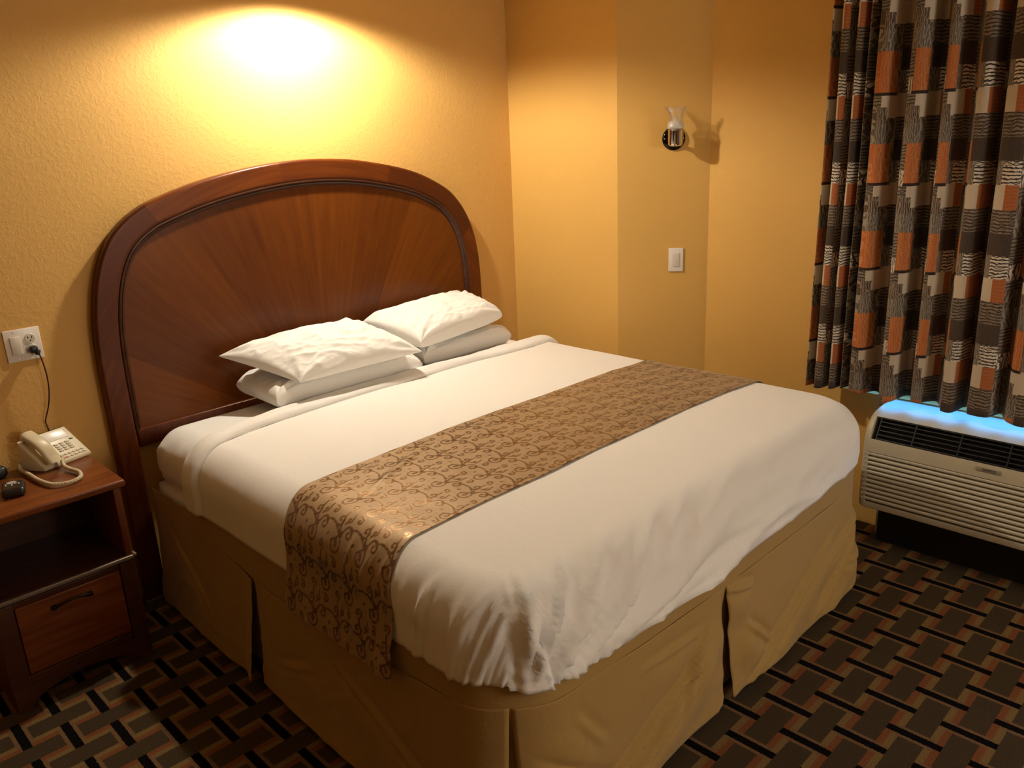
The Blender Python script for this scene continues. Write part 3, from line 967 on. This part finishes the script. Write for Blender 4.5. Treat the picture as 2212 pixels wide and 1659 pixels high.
# ------------------------------------------------------------------ telephone
F1 = Vector((-.560, -.137, NZ)); F2 = Vector((-.387, -.087, NZ))
ex_ = (F2 - F1).normalized(); ey_ = Vector((-ex_.y, ex_.x, 0)); wP = (F2 - F1).length
dP = .088; shP = -.030; zF, zB = .013, .112
ph = thing('telephone', (F1 + F2) / 2 + Vector((0, .04, 0)), 'cream corded desk telephone with handset standing on the nightstand', 'telephone')
def PP(u, v, h=0.0):
    """u 0..1 across, v 0..1 front to back on the sloping face, h height above the face"""
    p = F1 + ex_ * (u * wP + shP * v) + ey_ * (v * dP)
    nn = (ey_ * -(zB - zF) + Vector((0, 0, dP))).normalized()
    return p + Vector((0, 0, zF + (zB - zF) * v)) + nn * h
def wedge(name, u0, u1, v0, v1, h0, h1, mat, parent, bev=.003, skirtz=None):
    bm = bmesh.new()
    c = [PP(u0, v0, h1), PP(u1, v0, h1), PP(u1, v1, h1), PP(u0, v1, h1)]
    if skirtz is None: d = [PP(u0, v0, h0), PP(u1, v0, h0), PP(u1, v1, h0), PP(u0, v1, h0)]
    else: d = [Vector((q.x, q.y, skirtz)) for q in c]
    a = [bm.verts.new(q) for q in c]; b = [bm.verts.new(q) for q in d]
    bm.faces.new(a); bm.faces.new(b[::-1])
    for i in range(4): bm.faces.new((a[i], b[i], b[(i + 1) % 4], a[(i + 1) % 4]))
    bmesh.ops.recalc_face_normals(bm, faces=bm.faces[:])
    if bev: bmesh.ops.bevel(bm, geom=bm.edges[:], offset=bev, segments=3, profile=.5, affect='EDGES')
    return smooth_angle(link(name, from_bm(bm), mat, parent))
body = wedge('base', 0, 1, 0, 1, 0, 0, M['ivory'], ph, .004, NZ + .0005)
wedge('card_window', .46, .90, .66, .93, -.001, .0012, M['plate'], body, .0004)
for r in range(4):
    for c_ in range(3):
        u0 = .50 + c_ * .115; v0 = .56 - r * .072
        wedge('key', u0, u0 + .085, v0 - .05, v0, -.001, .0026, M['ivory_dark'], body, .0006)
for c_ in range(6):
    u0 = .43 + c_ * .088
    wedge('key', u0, u0 + .06, .16, .205, -.001, .0022, M['ivory_dark'], body, .0005)
for c_ in range(5):
    u0 = .52 + c_ * .088
    wedge('key', u0, u0 + .06, .07, .115, -.001, .0022, M['ivory_dark'], body, .0005)
wedge('message_lamp', .43, .50, .075, .12, -.001, .0026, M['red_print'], body, .0005)
wedge('speaker_slot', .86, .93, .555, .60, -.001, .0016, M['black'], body, .0004)
# handset on the left of the body, an arch with two ends
hs = []
for q in np.linspace(0, 1, 26):
    v_ = .04 + .98 * q
    hs.append((PP(.185, v_, .020 + .020 * math.sin(PI * q)), .024 + .004 * abs(2 * q - 1) ** 2))
V = []; F = []
sg = 20
for i, (p, r) in enumerate(hs):
    t = ((hs[min(i + 1, 25)][0]) - (hs[max(i - 1, 0)][0])).normalized()
    a = ex_; b = t.cross(a).normalized()
    end = abs(2 * i / 25 - 1); fat = 1.0 if end < .70 else 1.0 + .55 * (end - .70) / .30
    for k in range(sg):
        an = 2 * PI * k / sg
        cx_ = math.copysign(abs(math.cos(an)) ** .7, math.cos(an)); cy_ = math.copysign(abs(math.sin(an)) ** .7, math.sin(an))
        V.append(p + a * (.025 * cx_) + b * (-.013 * fat * cy_) - (Vector((0, 0, 1)) * (.006 * (fat - 1))))
for i in range(25):
    for k in range(sg): F.append((i * sg + k, i * sg + (k + 1) % sg, (i + 1) * sg + (k + 1) % sg, (i + 1) * sg + k))
F += [tuple(range(sg - 1, -1, -1)), tuple(25 * sg + k for k in range(sg))]
bm = bmesh.new(); me = pydata(V, F); bm.from_mesh(me); bpy.data.meshes.remove(me)
hset = smooth_angle(link('handset', from_bm(bm), M['ivory'], ph), 60)
# coiled cord
ctrl = [(-.497, -.128, .716), (-.506, -.165, .702), (-.500, -.205, .698), (-.487, -.262, .6975), (-.500, -.318, .6975), (-.540, -.338, .6975), (-.585, -.312, .6975),
        (-.606, -.235, .6975), (-.613, -.150, .6975), (-.622, -.070, .699), (-.612, -.040, .712)]
cp = [Vector(q) for q in catmull(ctrl, 40)]
coil = []; up = None; turn = 0
S = 0
for i in range(len(cp)):
    t = (cp[min(i + 1, len(cp) - 1)] - cp[max(i - 1, 0)]).normalized()
    a = Vector((0, 0, 1)); a = (a - t * a.dot(t)).normalized(); b = t.cross(a)
    ds = 0 if i == 0 else (cp[i] - cp[i - 1]).length
    for sub in range(6):
        f = sub / 6
        p = cp[i] if i == len(cp) - 1 else cp[i].lerp(cp[i + 1], f)
        S2 = S + f * ((cp[min(i + 1, len(cp) - 1)] - cp[i]).length)
        an = 2 * PI * S2 / .0042
        coil.append(p + Vector((0, 0, .002)) + a * (.0052 * math.cos(an)) + b * (.0052 * math.sin(an)))
    S += (cp[min(i + 1, len(cp) - 1)] - cp[i]).length
V, F = tube_geo(coil, .0021, 6)
smooth_angle(link('coiled_cord', pydata(V, F), M['ivory'], ph), 60)

# ------------------------------------------------------------------ black gadgets on the nightstand
def rounded_blob(name, c, s, rz, r, mat, parent=None):
    hs_ = np.array(s) / 2
    V, F = rounded_slab(-hs_, hs_, r, 400)
    Mx = Matrix.Translation(Vector(c)) @ Matrix.Rotation(rz, 4, 'Z')
    V = [Mx @ Vector(v) for v in V]
    return link(name, weld(V, F, 1e-6), mat, parent, True)
gz = NZ
cs = thing('black_case', (-.690, -.262, gz), 'small black rounded case with white markings at the front of the nightstand top', 'case')
rounded_blob('body', (-.690, -.262, gz + .0165), (.070, .095, .032), -.25, .014, M['black'], cs)
bm = bmesh.new()
Rz = Matrix.Rotation(-.25, 3, 'Z')
def mk(dx, dy, sx, sy, r=0):
    p = Vector((-.690, -.262, gz + .0330)) + Rz @ Vector((dx, dy, 0))
    bm_box(bm, p, (sx, sy, .0008), 0, Matrix.Rotation(-.25 + r, 3, 'Z'))
for k in range(9):      # small oval badge
    an = PI * 2 * k / 9; mk(-.004 + .013 * math.cos(an), .022 + .008 * math.sin(an), .009, .004, an + PI / 2)
mk(-.004, .022, .018, .004, .4); mk(-.020, .004, .003, .016, .15); mk(-.002, .000, .003, .018, -.1); mk(.018, .002, .003, .016, .2)
mk(.008, .006, .010, .003, .1)
link('white_markings', from_bm(bm), M['white_print'], cs)
g2 = thing('black_gadget', (-.708, -.055, gz), 'black rounded gadget lying at the back of the nightstand, cut by the picture edge', 'gadget')
rounded_blob('body', (-.712, -.060, gz + .022), (.095, .075, .043), .2, .017, M['black'], g2)
rounded_blob('button', (-.690, -.075, gz + .0445), (.020, .016, .006), .2, .0025, M['grey_print'], g2)

# ------------------------------------------------------------------ outlet plate with switch and plug
PX, PZ, PW, PH_ = -.5676, 1.0666, .116, .1145
ol = thing('outlet_plate', (PX + PW / 2, -.003, PZ), 'white double wall plate with rocker switch and outlet above the telephone', 'outlet')
def on_wall(name, u, v, su, sv, y0, y1, mat, parent, bev=.001):
    return box2(name, (PX + u - su / 2, y0, PZ + v - sv / 2), (PX + u + su / 2, y1, PZ + v + sv / 2), mat, parent, bev)
on_wall('plate', PW / 2, PH_ / 2, PW, PH_, -.0060, -.0005, M['plate'], ol, .002)
on_wall('rocker_switch', .034, PH_ / 2, .034, .067, -.0100, -.0055, M['plate2'], ol, .0025)
rec = []
for sgn in (1, -1):
    Mx = Matrix.Translation((PX + .082, -.0060, PZ + PH_ / 2 + sgn * .0195)) @ Matrix.Rotation(PI / 2, 4, 'X')
    r_ = lathe('receptacle', [(.0001, 0), (.0165, 0), (.0170, .0014), (.0160, .0024), (.0001, .0024)], M['plate2'], ol, Mx, 32)
    bm = bmesh.new()
    for dx in (-.0062, .0062): bm_box(bm, (PX + .082 + dx, -.0086, PZ + PH_ / 2 + sgn * .0195 + .004), (.0022, .0012, .0085))
    bm_box(bm, (PX + .082, -.0086, PZ + PH_ / 2 + sgn * .0195 - .0075), (.0044, .0012, .0044))
    link('slots', from_bm(bm), M['black'], r_)
for u, v in ((.034, .106), (.034, .0085), (.082, PH_ / 2)):
    Mx = Matrix.Translation((PX + u, -.0060, PZ + v)) @ Matrix.Rotation(PI / 2, 4, 'X')
    lathe('screw', [(.0001, 0), (.0024, 0), (.0022, .0008), (.0001, .001)], M['screw'], ol, Mx, 16)
# plug and its cord (runs down behind the telephone)
pc = thing('power_cord', (-.485, -.02, PZ), 'thin dark cord with black plug hanging from the outlet to the telephone', 'cord')
pz_ = PZ + PH_ / 2 - .0195
bm = bmesh.new()
bm_box(bm, (PX + .082, -.022, pz_), (.026, .026, .024), .006)
bm_box(bm, (PX + .091, -.030, pz_ - .010), (.016, .018, .022), .006, Matrix.Rotation(.35, 3, 'Y'))
smooth_angle(link('plug', from_bm(bm), M['black'], pc), 50)
cpts = catmull([(PX + .094, -.030, pz_ - .016), (PX + .099, -.032, pz_ - .045), (PX + .103, -.032, pz_ - .10), (PX + .100, -.028, pz_ - .16), (PX + .089, -.022, pz_ - .215),
                (PX + .075, -.016, pz_ - .255), (PX + .071, -.012, pz_ - .275), (PX + .075, -.010, pz_ - .300), (PX + .079, -.009, pz_ - .33)], 8)
tube('cable', cpts, .0024, M['cordred'], pc, 10)

# ------------------------------------------------------------------ things on the splayed wall face
O = Vector((XR, -D1, 0)); Dv = Vector((XW - XR, YI + D1, 0)).normalized(); Nv = Vector((Dv.y, -Dv.x, 0))   # Nv faces the room
if Nv.x > 0: Nv = -Nv
ROT = Matrix((Dv, -Nv, Vector((0, 0, 1)))).transposed()       # local x along the wall, -y out of the wall
def dz(u, out, z): return O + Dv * u + Nv * out + Vector((0, 0, z))
US, ZS = .2640, 1.712
sc_ = thing('wall_sconce', dz(US, 0, ZS - .05), 'unlit wall sconce with black chrome round base and clear glass shade', 'wall lamp')
Mx = Matrix.Translation(dz(US, .0008, ZS)) @ ROT.to_4x4() @ Matrix.Rotation(PI / 2, 4, 'X')
lathe('backplate', [(.0001, 0), (.0530, 0), (.0540, .003), (.0525, .008), (.046, .0135), (.030, .0165), (.0001, .017)], M['chrome_dark'], sc_, Mx, 56)
for s in (-1, 1):
    Ms = Matrix.Translation(dz(US + s * .042, .0135, ZS)) @ ROT.to_4x4() @ Matrix.Rotation(PI / 2, 4, 'X')
    lathe('screw', [(.0001, 0), (.0042, 0), (.0040, .002), (.0001, .0035)], M['screw'], sc_, Ms, 16)
OUTS = .085
arm = tube('arm', [dz(US, .012, ZS - .018), dz(US, .03, ZS - .019), dz(US, OUTS - .012, ZS - .014)], .010, M['chrome'], sc_, 16)
Mc = Matrix.Translation(dz(US + .004, OUTS, ZS - .034))
lathe('holder', [(.0001, 0), (.022, 0), (.031, .004), (.0345, .012), (.0350, .070), (.0362, .073), (.0340, .076), (.0001, .076)], M['chrome'], sc_, Mc, 48)
Mg = Matrix.Translation(dz(US + .004, OUTS, ZS + .042))
def scal(r, z, q, i):
    k = sstep(.045, .088, z); return r * (1 + .05 * k * math.cos(8 * q)), z + .006 * k * math.cos(8 * q)
lathe('glass_shade', [(.031, .034), (.032, .048), (.035, .062), (.042, .078), (.051, .094), (.0490, .0945), (.040, .079), (.033, .063), (.030, .049), (.029, .035), (.031, .034)], M['glass'], sc_, Mg, 64, scal, False)
lathe('frosted_cup', [(.020, 0), (.038, .002), (.0395, .011), (.036, .024), (.0315, .0335), (.0295, .0335), (.034, .023), (.0375, .011), (.036, .004), (.020, .002), (.020, 0)], M['frost'], sc_, Mg, 48, None, False)
lathe('bulb', [(.0001, 0), (.008, .002), (.009, .012), (.013, .026), (.0145, .038), (.010, .050), (.004, .058), (.0001, .060)], M['frost'], sc_, Mg, 24)
SWU, SWZ = .2479 + .035, 1.0829
sw = thing('light_switch', dz(SWU, .002, SWZ), 'white single rocker light switch on the wall below the sconce', 'switch')
box('plate', dz(SWU, .0035, SWZ + .0573), (.0700, .0060, .1145), M['plate'], sw, .002, ROT)
box('rocker', dz(SWU, .0075, SWZ + .0573), (.0330, .0050, .0660), M['plate2'], sw, .0018, ROT)

# ------------------------------------------------------------------ wall air conditioner
ac = thing('air_conditioner', (2.10, -2.52, 0), 'beige wall air conditioner with black top grille under the patterned curtain', 'air conditioner')
AY0, AY1 = -3.05, -1.985           # near end lies outside the frame
XA = 1.980
prof = [(2.228, .192), (1.992, .192), (1.982, .198), (1.980, .206), (1.980, .222)]
crown = [(1.980, .452), (1.981, .480), (1.986, .508), (1.996, .538), (2.012, .564), (2.034, .584), (2.062, .597), (2.10, .604), (2.16, .608), (2.228, .610)]
def extr(poly, y0, y1, name, mat, parent, bev=0.0):
    bm = bmesh.new()
    a = [bm.verts.new((x, y0, z)) for x, z in poly]; b = [bm.verts.new((x, y1, z)) for x, z in poly]
    n = len(poly)
    bm.faces.new(a[::-1]); bm.faces.new(b)
    for i in range(n): bm.faces.new((a[i], a[(i + 1) % n], b[(i + 1) % n], b[i]))
    bmesh.ops.recalc_face_normals(bm, faces=bm.faces[:])
    if bev:
        es = [e for e in bm.edges if all(abs(v.co.y - e.verts[0].co.y) < 1e-6 for v in e.verts)]
        bmesh.ops.bevel(bm, geom=es, offset=bev, segments=3, profile=.5, affect='EDGES')
    return smooth_angle(link(name, from_bm(bm), mat, parent), 40)
outline = prof + crown
GF, GB = (1.985, .503), (2.036, .586)           # front and back edge of the top grille on the crown
# cabinet: end caps with the full section, middle section with louvre bay and grille well cut out
bm = bmesh.new()
def addp(poly, y0, y1):
    a = [bm.verts.new((x, y0, z)) for x, z in poly]; b = [bm.verts.new((x, y1, z)) for x, z in poly]; n = len(poly)
    bm.faces.new(a[::-1]); bm.faces.new(b)
    for i in range(n): bm.faces.new((a[i], a[(i + 1) % n], b[(i + 1) % n], b[i]))
E1 = AY1 - .030
# rounded end cap made of shrinking sections
secs = []
for q in np.linspace(0, 1, 7):
    k = 1 - math.sqrt(1 - (1 - q) ** 2)
    ins = .024 * k
    cxx, czz = 2.228, .40
    secs.append((AY1 - .024 * q, [(x + (cxx - x) * ins / .25 if x < 2.2 else x, z + (czz - z) * ins / .21) for x, z in outline]))
prev = None
for yv, poly in secs:
    cur = [bm.verts.new((x, yv, z)) for x, z in poly]
    if prev is None: bm.faces.new(cur)
    else:
        for i in range(len(cur)): bm.faces.new((prev[i], prev[(i + 1) % len(cur)], cur[(i + 1) % len(cur)], cur[i]))
    prev = cur
last = [bm.verts.new((x, E1, z)) for x, z in outline]
for i in range(len(last)): bm.faces.new((prev[i], prev[(i + 1) % len(last)], last[(i + 1) % len(last)], last[i]))
bm.faces.new(last[::-1])
# bottom rail, front lip, top shelf and back of the middle section
addp([(2.228, .192), (1.992, .192), (1.982, .198), (1.980, .206), (1.980, .222), (2.02, .222), (2.02, .21), (2.228, .21)], AY0, E1)
addp([(1.980, .447), (1.981, .480), (1.985, .503), (2.030, .488), (2.030, .447)], AY0, E1)
addp([(2.036, .586), (2.062, .597), (2.10, .604), (2.16, .608), (2.228, .610), (2.228, .56), (2.085, .55)], AY0, E1)
addp([(2.20, .20), (2.228, .20), (2.228, .57), (2.20, .57)], AY0, E1)
cab = smooth_angle(link('cabinet', from_bm(bm), M['ac'], ac), 35)
# louvre slats, a dark hollow behind them
box2('intake_hollow', (2.016, AY0 + .01, .215), (2.022, E1 + .002, .452), M['ac_dark'], cab)
nsl = 11
for i in range(nsl):
    z = .2275 + (i + .5) * .0201
    poly = [(1.9805, z - .0058), (1.979, z - .002), (1.9795, z + .0025), (1.983, z + .0056), (2.014, z + .0095), (2.014, z - .001), (1.986, z - .0068)]
    extr(poly, AY0 + .005, AY1 - .014 - .006 * abs(math.sin(0)), 'louvre_slat', M['ac_slat'], cab)
# grille well and bars
ux, uz = GB[0] - GF[0], GB[1] - GF[1]
def gp(t, d): # t along the slope, d depth below the crown
    L = math.hypot(ux, uz); return (GF[0] + ux * t + uz / L * d, GF[1] + uz * t - ux / L * d)
well = [gp(-.02, .001), gp(-.02, .050), gp(1.02, .050), gp(1.02, .001), gp(1.02, .052), gp(-.02, .052)]
extr([gp(0, .030), gp(1.0, .030), gp(1.0, .036), gp(0, .036)], AY0 + .01, E1 + .001, 'grille_well', M['ac_dark'], cab)
gr = None
for i, t in enumerate((.06, .24, .43, .62, .81, .97)):
    a = gp(t - .022, .003); b = gp(t + .022, .003); c = gp(t + .022, .022); d = gp(t - .022, .022)
    extr([a, b, c, d], AY0 + .01, E1 - .022, 'grille_bar', M['ac_dark'], cab)
yy = E1 - .024
for j, yy in enumerate((-2.036, -2.174, -2.342, -2.512, -2.68, -2.85)):
    a = gp(0, .001); b = gp(1, .001); c = gp(1, .022); d = gp(0, .022)
    extr([a, b, c, d], yy - .002, yy + .002, 'grille_post', M['ac_dark'], cab)
# badge with lettering, on the front lip
bz, bx = .4815, 1.9795
bd = bmesh.new(); bm_box(bd, (bx, -2.459, bz), (.0024, .082, .017), .0008)
bdo = smooth_angle(link('badge', from_bm(bd), M['ac_badge'], cab))
cu = bpy.data.curves.new('txt', 'FONT'); cu.body = 'SANYO'; cu.size = .0135; cu.align_x = 'CENTER'; cu.align_y = 'CENTER'; cu.extrude = .0004; cu.space_character = 1.05
to = bpy.data.objects.new('tmp', cu); COL.objects.link(to)
dg = bpy.context.evaluated_depsgraph_get(); dg.update()
tm = bpy.data.meshes.new_from_object(to.evaluated_get(dg))
bpy.data.objects.remove(to)
tm.transform(Matrix.Translation((bx - .0018, -2.461, bz)) @ Matrix(((0, 0, -1, 0), (-1, 0, 0, 0), (0, 1, 0, 0), (0, 0, 0, 1))) @ Matrix.Diagonal((1, 1, 1, 1)))
tm.materials.clear()
link('lettering', tm, M['ac_text'], bdo)
# dark sub-base and a pale levelling leg under the near end of the cabinet
box2('sub_base', (2.10, AY0 + .03, 0), (2.226, -2.035, .192), M['ac_dark'], ac)
box2('leveling_leg', (2.150, -2.026, 0), (2.172, -2.008, .194), M['ac'], ac, .003)

# ------------------------------------------------------------------ curtain
crest = [(-1.683, 2.085), (-1.705, 2.150), (-1.722, 2.088), (-1.752, 2.085), (-1.770, 2.160), (-1.786, 2.086), (-1.806, 2.086), (-1.820, 2.165), (-1.834, 2.090), (-1.850, 2.160),
         (-1.872, 2.088), (-1.915, 2.080), (-1.945, 2.175), (-1.972, 2.165), (-2.000, 2.078), (-2.045, 2.082), (-2.066, 2.180), (-2.100, 2.165), (-2.118, 2.095), (-2.150, 2.100),
         (-2.190, 2.170), (-2.225, 2.120), (-2.238, 2.088), (-2.275, 2.095), (-2.290, 2.185), (-2.318, 2.180), (-2.330, 2.092), (-2.400, 2.070), (-2.430, 2.150),
         (-2.47, 2.085), (-2.53, 2.085), (-2.555, 2.165), (-2.60, 2.16), (-2.63, 2.085), (-2.69, 2.085), (-2.72, 2.165), (-2.76, 2.16), (-2.79, 2.085), (-2.86, 2.085), (-2.89, 2.165),
         (-2.93, 2.16), (-2.96, 2.085), (-3.02, 2.085), (-3.05, 2.165), (-3.10, 2.16), (-3.13, 2.085), (-3.20, 2.085), (-3.23, 2.165), (-3.28, 2.16), (-3.31, 2.085), (-3.40, 2.085), (-3.44, 2.165), (-3.52, 2.16), (-3.56, 2.085), (-3.64, 2.085)]
cc = np.array(catmull([(y, x) for y, x in crest], 8))
# pattern coordinate: each pleat takes one repeat of the print; knots tie y to the print
knots = [(-1.683, .36), (-1.722, .60), (-1.752, .98), (-1.786, 1.48), (-1.806, 1.95), (-1.834, 2.0), (-1.850, 2.05), (-1.872, 2.16), (-1.892, 2.165), (-1.930, 2.42), (-1.945, 2.50), (-1.972, 2.95),
         (-1.995, 3.02), (-2.018, 3.165), (-2.052, 3.42), (-2.085, 3.75), (-2.110, 4.02), (-2.122, 4.16), (-2.152, 4.42), (-2.190, 4.95), (-2.222, 5.37), (-2.232, 5.46), (-2.278, 5.76), (-2.300, 6.2), (-2.328, 6.46), (-2.405, 6.99), (-2.43, 7.15), (-3.64, 13.0)]
kn = np.array(knots)[::-1]
nzc = 150
ZCT, ZCB = 2.44, .645
tz = np.linspace(0, 1, nzc)[None, :]
yv = cc[:, 0][:, None] + 0 * tz; xv = cc[:, 1][:, None] + 0 * tz
low = tz ** 2
wav = .012 * noise2(yv * 5, tz * 3) + .016 * low * noise2(yv * 9 + 4, tz * 2 + 7)
hem = .012 * noise2(yv * 7, 0 * tz) + .008 * np.sin(yv * 23) - .020 * np.exp(-((yv + 2.0) / .03) ** 2) + .004
zz = ZCT + (ZCB + hem - ZCT) * tz
# lower left corner leans a little outward as in a hand-drawn drape
yy_ = yv + (.018 * tz - .010) * sstep(-2.0, -1.68, yv) + .006 * noise2(yv * 4 + 2, tz * 3)
xx_ = xv * 1.0 + wav * .55
uu = np.interp(cc[:, 0], kn[:, 0], kn[:, 1])[:, None] + 0 * tz
v0 = (1.667 - zz) / .3335                     # orange blocks start at v = 0, counting downwards
UV = np.stack([uu, v0 + 20], -1)
cur = link('window_curtain', grid_mesh(np.stack([xx_, yy_, zz], -1), uv=UV), M['curtain'], None, True)
tag(cur, 'pleated brown curtain printed with orange, beige and grey blocks over the window', 'curtain')
thicken(cur, .0016, 0)

# ------------------------------------------------------------------ lights
def light(name, kind, loc, energy, col, **k):
    L = bpy.data.lights.new(name, kind); L.energy = energy; L.color = col
    for a, v in k.items(): setattr(L, a, v)
    o = bpy.data.objects.new(name, L); o.location = loc; COL.objects.link(o); return o


WARM = (1.0, .90, .73)
SOFT = (1.0, .95, .87)
light('bed_downlight', 'SPOT', (.675, -.285, 2.335), 95, WARM, spot_size=math.radians(164), spot_blend=.32, shadow_soft_size=.035)
fl = light('room_fill_light', 'POINT', (1.15, -5.2, 1.75), 100, SOFT, shadow_soft_size=.45)  # unseen fill light, added beyond the foot to brighten bed end and floor
po = light('window_portal', 'AREA', (XW + .16, (WY0 + WY1) / 2, (WZ0 + WZ1) / 2), 1, (1, 1, 1), shape='RECTANGLE', size=WZ1 - WZ0, size_y=WY1 - WY0)
po.rotation_euler = (0, math.radians(90), 0)
po.data.cycles.is_portal = True
W = bpy.data.worlds.new('sky'); SC.world = W; W.use_nodes = True
bg = W.node_tree.nodes['Background']; bg.inputs[0].default_value = (.10, .42, 1.0, 1); bg.inputs[1].default_value = 16.0

# ------------------------------------------------------------------ camera
yaw, pitch, roll, FPX = math.radians(44.2216), math.radians(-17.0849), math.radians(-2.5472), 1749.63
fw = Vector((math.sin(yaw) * math.cos(pitch), math.cos(yaw) * math.cos(pitch), math.sin(pitch)))
rt = Vector((math.cos(yaw), -math.sin(yaw), 0)); upv = rt.cross(fw)
r2 = rt * math.cos(roll) + upv * math.sin(roll); u2 = -rt * math.sin(roll) + upv * math.cos(roll)
cam = bpy.data.cameras.new('camera'); cam.sensor_width = 36; cam.sensor_fit = 'HORIZONTAL'; cam.lens = FPX * 36 / 2212
cam.clip_start = .05
co = bpy.data.objects.new('camera', cam); COL.objects.link(co)
Mw = Matrix((r2, u2, -fw)).transposed().to_4x4(); Mw.translation = (-1.2326, -3.2194, 1.7608)
co.matrix_world = Mw
SC.camera = co
SC.view_settings.view_transform = 'Standard'
SC.view_settings.look = 'None'
SC.view_settings.gamma = 1
SC.view_settings.use_curve_mapping = False
SC.view_settings.exposure = 0.06
SC.cycles.max_bounces = 10
SC.cycles.use_denoising = True
